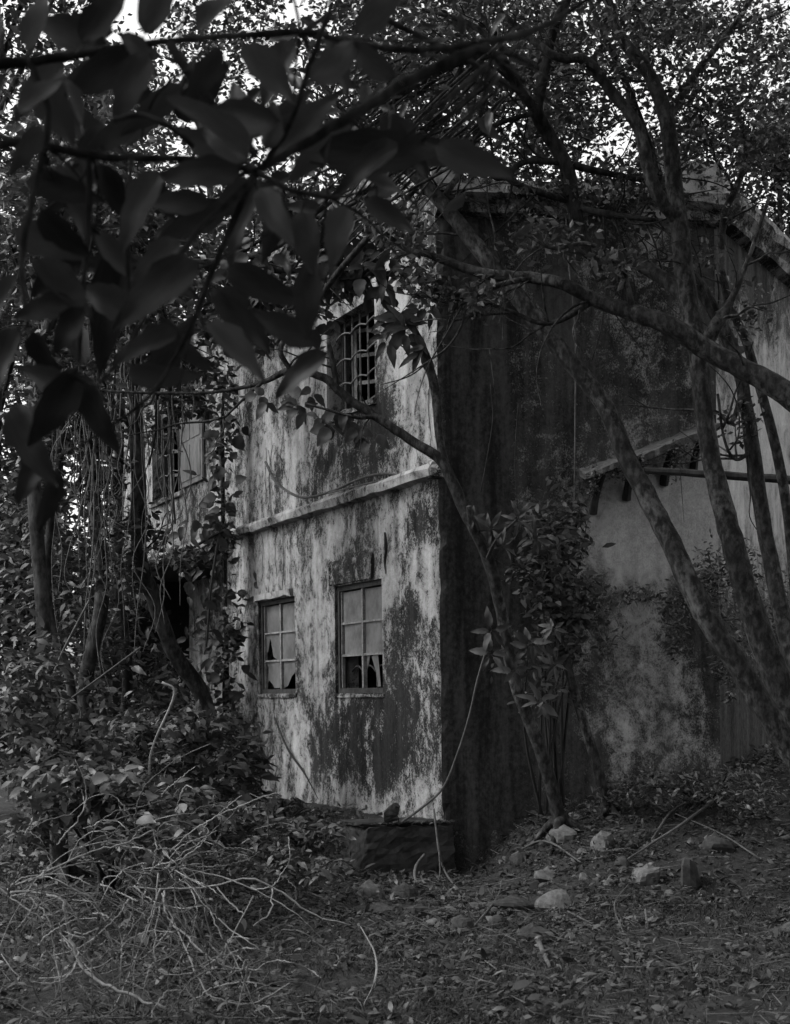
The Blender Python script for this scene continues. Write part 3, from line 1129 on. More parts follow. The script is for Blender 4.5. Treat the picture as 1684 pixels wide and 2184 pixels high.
# heavy limb from the right
tree('overhanging_tree', 'tree off to the right whose thick dark limb crosses the side wall', 'tree',
     [(1900, 1800, 11.6, 60), (1860, 1500, 11.6, 52), (1830, 1200, 11.6, 46), (1780, 960, 11.7, 38), (1690, 850, 11.8, 30), (1600, 795, 11.9, 26), (1500, 742, 12, 25), (1430, 695, 12, 23), (1350, 668, 12.1, 20), (1270, 640, 12.2, 17), (1200, 606, 12.2, 15), (1130, 592, 12.3, 14), (1060, 588, 12.3, 14), (990, 572, 12.4, 12), (920, 545, 12.4, 9), (865, 530, 12.5, 7), (800, 480, 12.5, 4)],
     [[(1270, 640, 12.2, 8), (1170, 690, 12.2, 5), (1080, 660, 12.3, 4), (1000, 640, 12.4, 4), (930, 640, 12.4, 3)],
      [(1130, 592, 12.3, 7), (1060, 610, 12.2, 6), (980, 650, 12.1, 4)],
      [(1350, 665, 12.1, 8), (1320, 560, 12, 6), (1250, 520, 12, 5), (1180, 530, 11.9, 4), (1120, 500, 11.9, 3)]],
     [(900, 610, 70, 45, 12.4, .4, 260), (1010, 640, 70, 35, 12.3, .4, 200), (860, 500, 80, 60, 12.5, .4, 300), (1180, 510, 80, 40, 12, .4, 200), (1310, 560, 70, 40, 12, .4, 160)], .09, 'bark', seed=14, ntwig=22)
# right upright tree
upright = tree('upright_tree', 'tallest straight trunk standing before the pale right-hand wall', 'tree',
     [(1800, 1790, 12.9, 42), (1690, 1530, 12.9, 36), (1600, 1290, 12.9, 31), (1560, 1150, 12.9, 28), (1520, 1000, 13, 25), (1500, 870, 13, 23), (1490, 760, 13, 24), (1462, 610, 13.1, 24), (1448, 480, 13.1, 23), (1435, 370, 13.2, 21), (1422, 260, 13.2, 19), (1385, 160, 13.3, 16), (1320, 70, 13.4, 13), (1280, -60, 13.5, 9)],
     [[(1490, 760, 13, 14), (1530, 690, 12.9, 15), (1560, 640, 12.9, 8), (1600, 540, 12.9, 5), (1640, 420, 12.9, 4)],
      [(1448, 480, 13.1, 12), (1405, 420, 13, 15), (1380, 350, 13, 14), (1360, 270, 13, 13), (1300, 190, 13, 12), (1250, 130, 12.9, 11), (1190, 122, 12.9, 10), (1130, 80, 12.9, 8), (1060, 20, 12.9, 6)],
      [(1422, 260, 13.2, 10), (1480, 160, 13.3, 8), (1560, 60, 13.4, 6), (1640, -60, 13.5, 4)]],
     [(1560, 160, 130, 140, 13.6, 1.0, 1500), (1400, 120, 150, 100, 13.8, 1.0, 1100), (1620, 330, 80, 100, 13.4, .8, 600), (1250, 150, 120, 90, 13.5, .8, 700), (1480, 300, 80, 70, 13.6, .8, 350)], .075, 'bark', seed=16, six=False, ntwig=20)
# thinner crossing trunk at the right edge
tree('slim_tree', 'slim pale-barked trunk at the far right edge', 'tree',
     [(1800, 1730, 13.6, 26), (1690, 1400, 13.6, 22), (1634, 1150, 13.7, 20), (1605, 960, 13.7, 19), (1585, 830, 13.7, 17), (1560, 740, 13.7, 17), (1510, 640, 13.8, 17), (1468, 570, 13.8, 15), (1445, 520, 13.8, 12), (1425, 430, 13.9, 9), (1340, 190, 14, 9), (1290, 80, 14, 7), (1240, -40, 14, 5)],
     [[(1585, 830, 13.7, 8), (1560, 900, 13.6, 5), (1530, 880, 13.6, 4), (1480, 860, 13.5, 3)], [(1605, 960, 13.7, 6), (1570, 980, 13.6, 4), (1545, 940, 13.5, 3), (1530, 840, 13.5, 3)]],
     [(1580, 900, 55, 50, 13.6, .3, 90), (1480, 560, 80, 60, 13.8, .4, 160), (1590, 660, 50, 80, 13.6, .4, 140), (1350, 520, 70, 70, 13.8, .4, 180)], .08, 'bark', seed=18, ntwig=14)
# crooked pale one at the far right
tree('crooked_sapling', 'crooked thin sapling bending up beside the sloping roof edge', 'tree',
     [(1720, 1700, 14.2, 16), (1680, 1100, 14.2, 13), (1600, 760, 14.2, 11), (1552, 640, 14.2, 10), (1538, 540, 14.2, 9), (1548, 450, 14.2, 9), (1575, 390, 14.2, 8), (1590, 310, 14.2, 7), (1560, 200, 14.2, 4)],
     [], [(1600, 260, 90, 80, 14.3, .5, 330)], .08, 'bark', seed=20, ntwig=8)
# dark twisting limb in front of the side wall, part of the upright tree
TW = [[(1468, 640, 13.1, 16), (1400, 585, 13.4, 15), (1335, 552, 13.6, 15), (1262, 540, 13.6, 16), (1238, 505, 13.6, 17), (1222, 430, 13.6, 16), (1205, 350, 13.6, 15), (1165, 280, 13.6, 15), (1145, 235, 13.5, 13), (1160, 160, 13.5, 13), (1172, 90, 13.5, 12), (1200, 20, 13.5, 10), (1250, -80, 13.5, 7)],
      [(1145, 240, 13.5, 10), (1100, 180, 13.4, 11), (1055, 118, 13.3, 12), (980, 130, 13.2, 11), (900, 170, 13.1, 10), (840, 210, 13, 8)],
      [(1205, 345, 13.6, 8), (1120, 345, 13.6, 7), (1060, 380, 13.6, 6), (1000, 320, 13.6, 4)],
      [(1220, 430, 13.6, 8), (1150, 410, 13.5, 7), (1080, 380, 13.5, 5), (1030, 330, 13.5, 4)],
      [(1225, 440, 13.6, 8), (1290, 455, 13.5, 7), (1400, 470, 13.4, 5)],
      [(1210, 350, 13.6, 9), (1300, 370, 13.7, 7), (1400, 390, 13.8, 5)],
      [(1165, 150, 13.5, 8), (1080, 110, 13.6, 7), (1000, 50, 13.7, 6), (900, 20, 13.8, 4)],
      [(1140, 240, 13.5, 5), (1060, 265, 13.4, 5), (990, 310, 13.3, 3)]]
for i, b in enumerate(TW):
    V, Fc = ptube(b, 8, 6, lump=.06, seed=900 + i, wob=.04)
    obj('branch', V, Fc, 'bark_dark', upright, smooth=True)
r_ = random.Random(5)
for k in range(34):                        # straight fanning shoots, slanting down to the left
    x, y = r_.uniform(860, 1090), r_.uniform(90, 330)
    an = math.radians(r_.gauss(141, 9))
    L = r_.uniform(180, 460)
    Y = r_.uniform(12.6, 13.6)
    rr = r_.uniform(1.8, 4.2)
    bd = r_.gauss(0, .08)
    V, Fc = ptube([(x + L * q * math.cos(an + bd * q), y + L * q * math.sin(an + bd * q), Y + .3 * q, rr * (1.1 - .6 * q)) for q in (0, .25, .5, .75, 1)], 6, 4, lump=.06, seed=k)
    obj('shoot', V, Fc, 'bark', upright, smooth=True)
add_twigs(upright, TW, 46, 'bark_dark', 77, (90, 330))
crown(upright, pix_clump([(1080, 200, 140, 110, 14.2, .8, 600), (1200, 250, 100, 90, 14.4, .6, 300), (1300, 420, 90, 60, 13.8, .5, 420), (1380, 400, 90, 40, 13.8, .5, 300), (1180, 430, 90, 40, 13.8, .5, 220), (1080, 60, 160, 60, 14, .8, 700), (1120, 330, 80, 40, 14.2, .5, 250)]), .085)

# leafy bough hanging over the upper facade
bough = tree('overhanging_bough', 'leafy broken bough hanging across the upper facade', 'tree',
     [(120, 1700, 15.4, 20), (90, 1300, 15.4, 18), (70, 900, 15.4, 16), (130, 640, 15.4, 14), (300, 560, 15.2, 11), (430, 560, 15, 9), (540, 545, 14.8, 8), (640, 500, 14.6, 7), (760, 430, 14.4, 5), (860, 380, 14.2, 3)],
     [[(430, 560, 15, 6), (500, 620, 15, 5), (580, 640, 15, 4), (680, 610, 15, 3)], [(540, 545, 14.8, 6), (600, 580, 14.8, 5), (720, 560, 14.8, 4), (830, 590, 14.8, 3)],
      [(300, 560, 15.2, 6), (380, 640, 15.1, 5), (470, 700, 15, 4), (560, 700, 15, 3)], [(640, 500, 14.6, 4), (600, 420, 14.6, 4), (580, 330, 14.6, 3)],
      [(480, 560, 14.9, 5), (560, 510, 14.8, 4), (680, 450, 14.7, 4), (740, 400, 14.7, 3)], [(420, 565, 15, 4), (520, 580, 14.9, 4), (610, 545, 14.8, 3), (700, 520, 14.8, 2)]],
     [(480, 700, 110, 50, 15, .4, 420), (600, 640, 110, 60, 14.9, .4, 420), (700, 540, 110, 60, 14.8, .4, 420), (800, 500, 90, 60, 14.6, .4, 300), (620, 440, 120, 70, 14.7, .4, 420), (420, 600, 110, 70, 15.1, .5, 420), (300, 640, 110, 80, 15.2, .5, 450), (200, 760, 110, 110, 15.3, .5, 420), (90, 800, 70, 140, 15.3, .5, 420)], .11, 'bark_dark', seed=24, ntwig=40)
for k in range(52):
    x, y = random.uniform(430, 830), 0
    y = 660 - (x - 430) * .3 + random.uniform(-110, 110)
    sprig(bough, (x, y), 14.7 + random.uniform(-.2, .3), random.randint(3, 6), .2, random.choice(('lance', 'oval', 'strap')), 'leaf_vine', 300, -90, .5, 8)

# ------------------------------------------------------------------ forest behind
BACK = [(-60, 24, 'leafy tree at the far left edge behind the porch end'),
        (90, 30, 'pale-leaved forest tree at the left, behind the hanging vines'),
        (230, 36, 'tall forest tree left of the house, sky showing through its crown'),
        (400, 33, 'forest tree rising behind the left end of the facade'),
        (600, 37, 'forest tree whose broken crown frames the bright sky patch'),
        (800, 34, 'forest tree behind the middle of the roof'),
        (1000, 38, 'forest tree behind the cornice left of the bright gap'),
        (1220, 36, 'fine-leaved forest tree behind the side wall cornice'),
        (1480, 39, 'fine-leaved forest tree beyond the parapet pier'),
        (1700, 36, 'fine-leaved forest tree beyond the sloping roof edge')]
EXTRA = {0: [(30, 1000, 120, 200, 23, 1.2, 1500), (20, 1300, 120, 150, 23, 1.2, 1200)], 1: [(60, 1150, 130, 160, 27, 1.4, 1500), (200, 1250, 120, 150, 27, 1.4, 1300)],
         4: [(560, 40, 120, 60, 36, 1.5, 900), (420, 60, 110, 70, 36, 1.5, 700), (500, 160, 70, 60, 36, 1.5, 400)], 5: [(850, 60, 170, 110, 33, 1.5, 2200), (800, 260, 130, 110, 33, 1.5, 1500)], 6: [(1040, 130, 170, 100, 36, 1.5, 2200), (1020, 20, 180, 80, 36, 1.5, 1500)],
         7: [(1180, 110, 150, 130, 35, 1.5, 2200), (1200, 290, 100, 50, 35, 1.5, 700), (1350, 60, 150, 90, 35, 1.5, 1800)], 8: [(1420, 300, 70, 90, 38, 1.5, 900), (1500, 40, 150, 80, 38, 1.5, 1500), (1640, 120, 110, 130, 38, 1.5, 1500)],
         9: [(1640, 290, 90, 80, 35, 1.5, 1300), (1500, 310, 60, 50, 35, 1.5, 500)]}
for i, (px, Y, lab) in enumerate(BACK):
    zt = 15.0 + random.uniform(-1, 2)
    b = at(px, 1470, Y)
    k = F / Y

    def pz(z):
        return HY - (z - H) * k
    tr = [(px, pz(0.0), Y, .22 * k), (px + random.uniform(-40, 40), pz(4), Y, .18 * k), (px + random.uniform(-60, 60), pz(9), Y, .13 * k), (px + random.uniform(-60, 60), pz(zt - 1), Y, .04 * k)]
    brs, cr = [], []
    for j in range(7):
        z0 = random.uniform(4.5, 11)
        sx = random.choice((-1, 1)) * random.uniform(90, 220)
        brs.append([(px, pz(z0), Y, .07 * k), (px + sx * .5, pz(z0 + 1.2), Y + random.uniform(-1, 1), .05 * k), (px + sx, pz(z0 + 2.6), Y + random.uniform(-1.5, 1.5), .025 * k)])
        cr.append((px + sx, pz(z0 + 2.9), 150, 110, Y + random.uniform(-1.5, 1.5), 1.6, 1000 if px > 700 else 650))
    for z0 in (6, 9, 12, 14.5):
        cr.append((px + random.uniform(-60, 60), pz(z0), 190, 130, Y, 2.0, 1300 if px > 700 else 800))
    cr += EXTRA.get(i, [])
    if px < 700:
        for z0 in (1.5, 3.5):
            cr.append((px + random.uniform(-90, 90), pz(z0), 150, 120, Y - 1, 1.6, 1300))
    tree('forest_tree', lab, 'tree', tr, brs, cr, .18 if px < 700 else .19, 'bark_dark', 'forest trees behind the house', 7, 'leaf_far', seed=40 + i, nsub=24, tight=.26)

# ------------------------------------------------------------------ left understorey: trunks, vines, shrubs
for i, (px, py, Y, r, dx, lab) in enumerate([
        (205, 1640, 19, 20, -34, 'straight grey trunk half hidden by hanging vines at left'),
        (110, 1660, 17, 12, 26, 'thin trunk nearest the left edge among the vines'),
        (252, 1620, 21, 14, 6, 'thin pale trunk beside the dark leaning one')]):
    tree('vine_hung_tree', lab, 'tree', [(px, py, Y, r), (px + dx * 1.1 + 14, py - 180, Y, r * .95), (px - dx * .4, py - 400, Y, r * .9), (px + dx, py - 800, Y, r * .8), (px + dx * 2.2, py - 1300, Y, r * .5), (px + dx * 3, py - 1500, Y, r * .3)],
         [[(px + dx, py - 800, Y, r * .4), (px + dx + 80, py - 920, Y, r * .3), (px + dx + 160, py - 1080, Y, 3)], [(px + dx, py - 900, Y, r * .4), (px + dx - 70, py - 1020, Y, r * .3), (px + dx - 130, py - 1180, Y, 3)]],
         [(px + 100, py - 1080, 130, 110, Y, .8, 700), (px - 90, py - 1180, 130, 110, Y, .8, 700), (px, py - 1380, 140, 120, Y, .9, 800), (px + 20, py - 760, 80, 120, Y, .6, 260)], .13, 'bark_dark', 'vine-hung trunks at the left', seed=70 + i, ntwig=8)


def vine(label, curves, leaves=(), mat='dry_stem_grey', group=None, name='hanging_vine', lm=('heart', 'leaf_vine')):
    p = at(*curves[0][-1][:3])
    g_ = gz(p)
    t = thing(name, label, 'vine', (p[0], p[1], p[2]), group)
    for i, c_ in enumerate(curves):
        V, Fc = ptube(c_, 5, 5, lump=.05, seed=i)
        obj('stem', V, Fc, mat, t, smooth=True)
    for (x, y, Y, an, L) in leaves:
        a_ = math.radians(an)
        d = IMX * math.cos(a_) + IMZ * math.sin(a_) + np.array([0, 1, 0]) * random.uniform(-.4, .4)
        place_leaf(t, random.choice((lm[0], 'oval', 'lance')), lm[1], at(x, y, Y), d, (random.uniform(-.5, .3), -1, random.uniform(0, .9)), L, random.uniform(.8, 1.05))
    return t


hv = []
for k in range(52):
    x = random.gauss(225, 85)
    y0 = random.uniform(560, 900)
    y1 = y0 + random.uniform(150, 650)
    Y = random.uniform(15.5, 17)
    r_ = random.uniform(.9, 2.2)
    hv.append([(x + random.gauss(0, 9) * t * 2, y0 + (y1 - y0) * t, Y, r_ * (1.1 - .4 * t)) for t in np.linspace(0, 1, 7)])
vine('curtain of thin stems hanging from the trees at left', hv)
vine('looping pale creeper dangling at the lower left', [[(345, 1335 + 120, 14, 3), (372, 1500 - 20, 14, 3), (330, 1580, 14, 2.6), (318, 1640, 14, 2.6), (322, 1770, 14, 2)],
      ], (), 'dry_stem')
vine('bent pale creeper crossing the shrubs beside the leaning trunk', [[(170, 1700, 13.5, 2.5), (172, 1690 - 20, 13.5, 3), (222, 1716, 13.5, 3), (240, 1750, 13.5, 3), (270, 1800, 13.5, 2.6), (294, 1826, 13.5, 2)]], (), 'dry_stem')
vine('tangled loop of creeper beneath the vine curtain', [[(190, 1280, 15, 2.4), (120, 1420, 15, 2.4), (118, 1480, 15, 2.4), (170, 1510, 15, 2.2), (165, 1580, 15, 2)],
      [(300, 1380, 15, 2.2), (150, 1490, 15, 2.2), (130, 1500, 15, 2)]], (), 'dry_stem_grey')

hl = thing('leafy_vine', 'mass of leafy creepers hanging over the left end of the house', 'vine', at(250, 700, 17.5))
for k in range(14):
    x = random.uniform(40, 400)
    y0 = random.uniform(500, 800)
    V, Fc = ptube([(x + random.gauss(0, 12) * t, y0 + 420 * t, 17.5, 2.2) for t in np.linspace(0, 1, 6)], 5, 4, seed=k)
    obj('stem', V, Fc, 'wood_dark', hl)
crown(hl, pix_clump([(330, 800, 70, 60, 17.5, .4, 500), (390, 860, 60, 40, 18, .3, 260), (300, 1130, 60, 60, 18, .4, 240), (140, 900, 90, 120, 17.5, .5, 600), (70, 1050, 60, 150, 17.5, .5, 600), (220, 1060, 60, 140, 17.5, .4, 420), (430, 800, 70, 50, 18.5, .3, 300), (250, 1220, 70, 60, 18, .4, 300), (380, 1190, 60, 30, 19, .3, 160)], nsub=22, tight=.22), .12, 'foliage', six=True)

# the vine climbing the facade
cl = [[(482, 1700, 21.6, 5), (484, 1500, 21.6, 5), (480, 1300, 21.6, 5), (476, 1150, 21.6, 5), (474, 1000, 21.6, 5), (474, 880, 21.6, 4), (480, 800, 21.6, 3)],
      [(488, 1650, 21.6, 3), (476, 1480, 21.6, 3), (484, 1350, 21.6, 3), (470, 1180, 21.6, 3), (478, 1060, 21.6, 3)]]
lv = []
for k in range(170):
    y = random.uniform(800, 1690)
    side = random.choice((-1, -1, 1))
    lv.append((476 + side * abs(random.gauss(0, 24)) + (y - 1000) * .012, y, 21.5 + random.uniform(-.25, .05), (90 + side * -random.uniform(30, 170)), random.uniform(.08, .26)))
cv = vine('leafy creeper climbing the left end of the facade', cl, lv, 'wood_dark', name='climbing_vine')
crown(cv, pix_clump([(478, 900, 30, 100, 21.5, .12, 160), (470, 1130, 36, 100, 21.4, .15, 220), (480, 1380, 34, 150, 21.4, .15, 300), (500, 1600, 40, 120, 21.2, .2, 300)], nsub=20), .13, 'foliage', six=True)
lv = []
for k in range(60):
    x = random.uniform(385, 475)
    lv.append((x, 1100 - (x - 400) * .2 + random.uniform(-20, 330) * .8, 21 + random.uniform(-.3, .3), random.uniform(180, 330), random.uniform(.14, .26)))
vine('drooping creeper fringing the edge above the dark porch', [[(480, 1130, 21.2, 4), (440, 1150, 21.1, 3), (390, 1180, 21, 3), (330, 1190, 21, 2)], [(470, 1120, 21.2, 3), (450, 1250, 21, 3), (440, 1380, 21, 2)]], lv, 'wood_dark', name='climbing_vine', lm=('lance', 'leaf_vine'))
# creepers on the facade and at the corner
vine('thin bare creeper looped along the string course', [[(566, 985, 19.9, 3), (590, 1030, 19.6, 3.2), (640, 1060, 19.0, 3.2), (700, 1050, 18.5, 3), (770, 1020, 17.6, 3), (820, 1010, 17.1, 3), (880, 1015, 16.5, 3), (930, 1000, 15.9, 2)],
      [(700, 1052, 18.4, 2), (790, 1030, 17.3, 2), (830, 1022, 16.9, 2)]], (), 'dry_stem_grey')
vine('thin creeper running up the wall from block to dark corner', [[(850, 1758, 15.7, 3), (900, 1722, 15.6, 3), (945, 1680, 15.5, 3), (975, 1610, 15.4, 3), (1000, 1530, 15.3, 3), (1018, 1450, 15.2, 2.5), (1035, 1390, 15.1, 2)]], (), 'dry_stem_grey')
vine('straight thin stem standing in for a faint dark streak under the smaller window', [[(585, 1530, 20.5, 2), (615, 1600, 20.0, 2.6), (650, 1650, 19.6, 2.6), (680, 1705, 19.2, 2)]], (), 'wood_dark')  # stem added in place of a faint, shadow-like diagonal stain on the wall
vine('grey root hanging over the concrete block', [[(925, 1725, 15.5, 2.4), (930, 1770, 15.4, 2.4), (936, 1815, 15.3, 2.6), (950, 1862, 15.2, 2.4), (990, 1912, 14.4, 2)], [(936, 1815, 15.3, 2), (938, 1862, 15.2, 1.8), (930, 1890, 14.9, 1.4)]], (), 'dry_stem_grey', name='hanging_root')
vine('short crooked root beside the concrete block', [[(905, 1822, 15.3, 3), (888, 1845, 15.2, 4), (884, 1870, 15, 3.4), (894, 1890, 14.8, 2.6)]], (), 'dry_stem_grey', name='hanging_root')
vine('long bare creeper hanging down the dark side wall', [[(1205, 440, 15.9, 1.6), (1212, 560, 15.8, 1.8), (1226, 700, 15.8, 1.8), (1226, 900, 15.8, 1.8), (1224, 1100, 15.8, 1.6), (1222, 1250, 15.8, 1.2)]], (), 'dry_stem_grey')
vine('short bare creepers streaking the dark side wall', [[(1105, 860, 15.8, 1.2), (1098, 980, 15.8, 1.2), (1104, 1100, 15.8, 1)], [(1025, 1050, 15.8, 1.2), (1050, 900, 15.8, 1), (1045, 820, 15.8, .8)]], (), 'wood_dark')


def shrub(label, foot, stems, ell, L, nobj=40, nstuff=1500, Lobj=None, shape='lance', m_='leaf_shrub', name='shrub', up=.3, group=None):
    """foot = sheet px of the base; ell = list of (px, py, rx, ry, Y, rY)"""
    p = gpt(*foot) if len(foot) == 2 else np.array([*at(*foot)[:2], 0])
    p[2] = gz(p)
    t = thing(name, label, 'shrub', p, group)
    for i in range(stems):
        e = ell[i % len(ell)]
        q = at(e[0] + random.uniform(-.7, .7) * e[2], e[1] - random.uniform(-.2, .8) * e[3], e[4] + random.uniform(-.5, .5) * e[5])
        mid = p * .5 + q * .5 + np.array([random.uniform(-.1, .1), 0, random.uniform(.0, .15)])
        V, Fc = tube([p + np.array([random.uniform(-.06, .06), 0, -.05]), mid, q], [.018, .013, .005], 5, 4, .05, seed=i)
        obj('stem', V, Fc, 'wood_dark', t, smooth=True)
    tot = sum(e[2] * e[3] for e in ell)
    E_ = [(*e, max(3, nstuff * e[2] * e[3] / tot)) for e in ell]
    P = pix_clump(E_, tight=.3, nsub=16)
    P[:, 2] = np.maximum(P[:, 2], hterr(P[:, 0], P[:, 1]) + .03)
    crown(t, P, L, 'foliage', 'leaf', six=True, narrow=.8)
    if nobj:
        E_ = [(e[0], e[1] - .15 * e[3], e[2], e[3], e[4] - .35 * e[5], e[5] * .6, max(2, nobj * e[2] * e[3] / tot)) for e in ell]
        Q = pix_clump(E_, tight=.25, nsub=10)
        for q in Q:
            q[2] = max(q[2], gz(q) + .05)
            an = random.uniform(0, 6.28)
            d = np.array([math.cos(an), math.sin(an) * .7 - .3, random.uniform(-.55, up)])
            place_leaf(t, shape, m_, q, d, (random.uniform(-.6, .6), random.uniform(-.9, .2), 1), (Lobj or L * 1.3) * random.uniform(.7, 1.25))
    return t


shrub('dense shrub at the base of the leaning trunk', (400, 1750), 9, [(360, 1600, 100, 80, 16.5, .7), (300, 1560, 80, 60, 17, .6), (430, 1560, 60, 50, 16.5, .5)], .13, 70, 2600)
shrub('leafy shrub with pale leaves against the facade foot', (540, 1740), 7, [(500, 1600, 45, 70, 18, .5), (480, 1680, 50, 60, 17.5, .5), (540, 1660, 30, 60, 18.5, .4)], .14, 45, 900, .24, 'oval')
shrub('low broad shrub spreading in front of the facade', (420, 1830), 8, [(430, 1740, 110, 60, 14.5, .6), (560, 1770, 90, 40, 15, .5), (330, 1720, 90, 60, 14.5, .6)], .13, 80, 2200, .2)
shrub('big pale-leaved shrub at left foreground', (230, 1890), 9, [(240, 1720, 110, 80, 12, .6), (130, 1700, 90, 80, 12, .6), (330, 1800, 90, 60, 11.5, .5)], .11, 90, 2400, .17, 'oval')
shrub('ragged shrub at the left edge under the vines', (70, 1800), 8, [(90, 1500, 80, 120, 14, .6), (80, 1640, 70, 90, 13.5, .6), (170, 1590, 80, 80, 14, .6)], .12, 60, 2200, .18)
shrub('tall dark thicket behind the left trunks', (170, 1650, 20), 8, [(160, 1350, 120, 120, 20, .9), (90, 1250, 80, 120, 20, .9), (220, 1480, 110, 100, 19.5, .8), (60, 1100, 60, 110, 21, .9)], .15, 30, 3000, .24)
shrub('sparse shrub in the shade of the porch', (330, 1660, 22), 6, [(320, 1440, 70, 80, 22, .6), (400, 1470, 50, 70, 21.5, .5), (270, 1300, 50, 90, 22, .6)], .16, 24, 900, .26)
shrub('low weeds along the foot of the pale facade', (640, 1800), 8, [(640, 1770, 70, 30, 15.5, .4), (560, 1800, 80, 35, 14.5, .5), (690, 1790, 50, 30, 15.2, .4)], .09, 50, 900, .14, 'oval')
shrub('grass-like weeds filling the left edge beyond the brambles', (40, 1800), 6, [(50, 1770, 70, 40, 13.5, .5), (30, 1850, 60, 40, 12, .5), (200, 1790, 60, 40, 14, .5)], .09, 20, 900, .13)
shrub('small weeds rooted along the dirt skirt of the wall', (620, 1745), 4, [(610, 1722, 40, 16, 18.6, .3), (690, 1735, 40, 12, 17.4, .3), (760, 1752, 40, 9, 16.6, .25)], .08, 12, 420, .12)
shrub('trailing weeds between the brambles and the block', (640, 1880), 8, [(600, 1850, 110, 40, 13.2, .5), (480, 1830, 90, 45, 12.6, .5), (690, 1850, 50, 30, 13.6, .4)], .08, 60, 1100, .13)
# side-wall shrubs
shrub('dark shrub with whorled leaves against the side wall', (1190, 1740), 6, [(1150, 1160, 80, 90, 15.3, .4), (1190, 1280, 80, 90, 15.4, .4), (1220, 1140, 45, 90, 15.5, .3)], .12, 30, 1300, .2, 'strap', 'leaf_vine')
sb = shrub('whorled shrub growing beside the forked trunk', (1150, 1750), 4, [(1120, 1400, 70, 60, 15.2, .3), (1160, 1480, 60, 60, 15.2, .3), (1210, 1370, 60, 60, 15.3, .3)], .1, 14, 420, .2, 'lance', 'leaf_vine')
for (x, y, n, L) in ((1130, 1375, 9, .2), (1050, 1345, 5, .2), (1045, 1395, 5, .18), (1180, 1340, 7, .16), (1095, 1430, 5, .18), (1150, 1500, 7, .2), (1180, 1420, 7, .18)):
    sprig(sb, (x, y), 14.4, n, L, 'lance', 'leaf_vine', 330, -90, .4, 3)
sb = thing('creeper_clump', 'clump of whorled leaves sprouting high on the forked trunk', 'plant', at(1045, 1150, 14.4))
V, Fc = ptube([(1040, 1190, 14.5, 5), (1060, 1150, 14.4, 4), (1100, 1110, 14.4, 3)], 5, 4)
obj('stem', V, Fc, 'wood_dark', sb)
for (x, y, n, L) in ((1105, 1110, 9, .2), (1045, 1130, 8, .2), (1075, 1165, 7, .18), (1140, 1150, 7, .18), (1010, 1105, 5, .15)):
    sprig(sb, (x, y), 14.4, n, L, 'strap', 'leaf_vine', 340, 60, .4, 3)
shrub('mossy growth on the wall at the far right', (1640, 1640), 0, [(1570, 1240, 90, 80, 15.4, .3), (1490, 1270, 50, 50, 15.6, .25), (1630, 1300, 60, 100, 15.2, .3), (1560, 1400, 70, 90, 15.3, .3)], .07, 0, 2200)
shrub('dark ferny growth below the pale wall patch', (1400, 1720), 0, [(1330, 1270, 60, 24, 15.9, .15), (1430, 1290, 40, 50, 15.9, .15), (1450, 1360, 40, 60, 15.8, .2), (1290, 1330, 50, 60, 15.8, .2)], .07, 0, 700)
shrub('dark moss dripping from under the broken canopy', (1400, 1725), 0, [(1300, 1010, 45, 14, 15.75, .12), (1360, 1000, 30, 26, 15.8, .1), (1430, 965, 45, 18, 15.8, .12), (1265, 1030, 20, 30, 15.9, .08), (1440, 1000, 14, 26, 15.8, .08)], .05, 0, 900)
shrub('low scrub on the bank at right', (1500, 1720), 8, [(1420, 1680, 110, 40, 14.9, .4), (1560, 1680, 90, 50, 14.6, .5), (1330, 1690, 60, 40, 15.2, .3)], .07, 20, 1500, .11)

# ------------------------------------------------------------------ rocks
def rock(px, py, wpx, hpx, label, mat='rock', seed=0, boxy=.0, cat='rock'):
    p = gpt(px, py + hpx * .45)
    k = p[1] / F
    rx, rz_ = wpx * .5 * k, hpx * .55 * k
    ry = (rx + rz_) * .5
    r_ = np.random.default_rng(seed + 100)
    nu, nv = 14, 9
    V = []
    cuts = [(nrm(r_.normal(0, 1, 3)), r_.uniform(.5, .85)) for _ in range(12)]
    for j in range(1, nv):
        th = math.pi * j / nv
        for i in range(nu):
            ph = 2 * math.pi * i / nu
            v = np.array([math.sin(th) * math.cos(ph), math.sin(th) * math.sin(ph), math.cos(th)])
            if boxy:
                v = v / (np.abs(v) ** (2 + 6 * boxy)).sum() ** (1 / (2 + 6 * boxy))
            for (cn, cd) in cuts:
                e = np.dot(v, cn)
                if e > cd:
                    v = v - cn * (e - cd) * .85
            v = v * (1 + r_.normal(0, .018))
            V.append(v)
    V.append((0, 0, 1 if not boxy else .95))
    V.append((0, 0, -1))
    V = np.array(V) * (rx, ry, rz_)
    ang = r_.uniform(-.5, .5) * (0 if boxy else 1)
    ca, sa = math.cos(ang), math.sin(ang)
    V = np.stack([V[:, 0] * ca - V[:, 1] * sa, V[:, 0] * sa + V[:, 1] * ca, V[:, 2]], 1)
    V += p + np.array([0, ry * .6, rz_ * .4])
    fc = []
    for j in range(nv - 2):
        for i in range(nu):
            a_, b_ = j * nu + i, j * nu + (i + 1) % nu
            fc.append((a_, a_ + nu, b_ + nu, b_))
    t_, b_ = len(V) - 2, len(V) - 1
    fc += [(t_, i, (i + 1) % nu) for i in range(nu)]
    fc += [(b_, (nv - 2) * nu + (i + 1) % nu, (nv - 2) * nu + i) for i in range(nu)]
    o = obj('fallen_stone' if not boxy else 'masonry_chunk', V, fc, mat, None, smooth=False)
    tag(o, label, cat, 'stones strewn before the house')


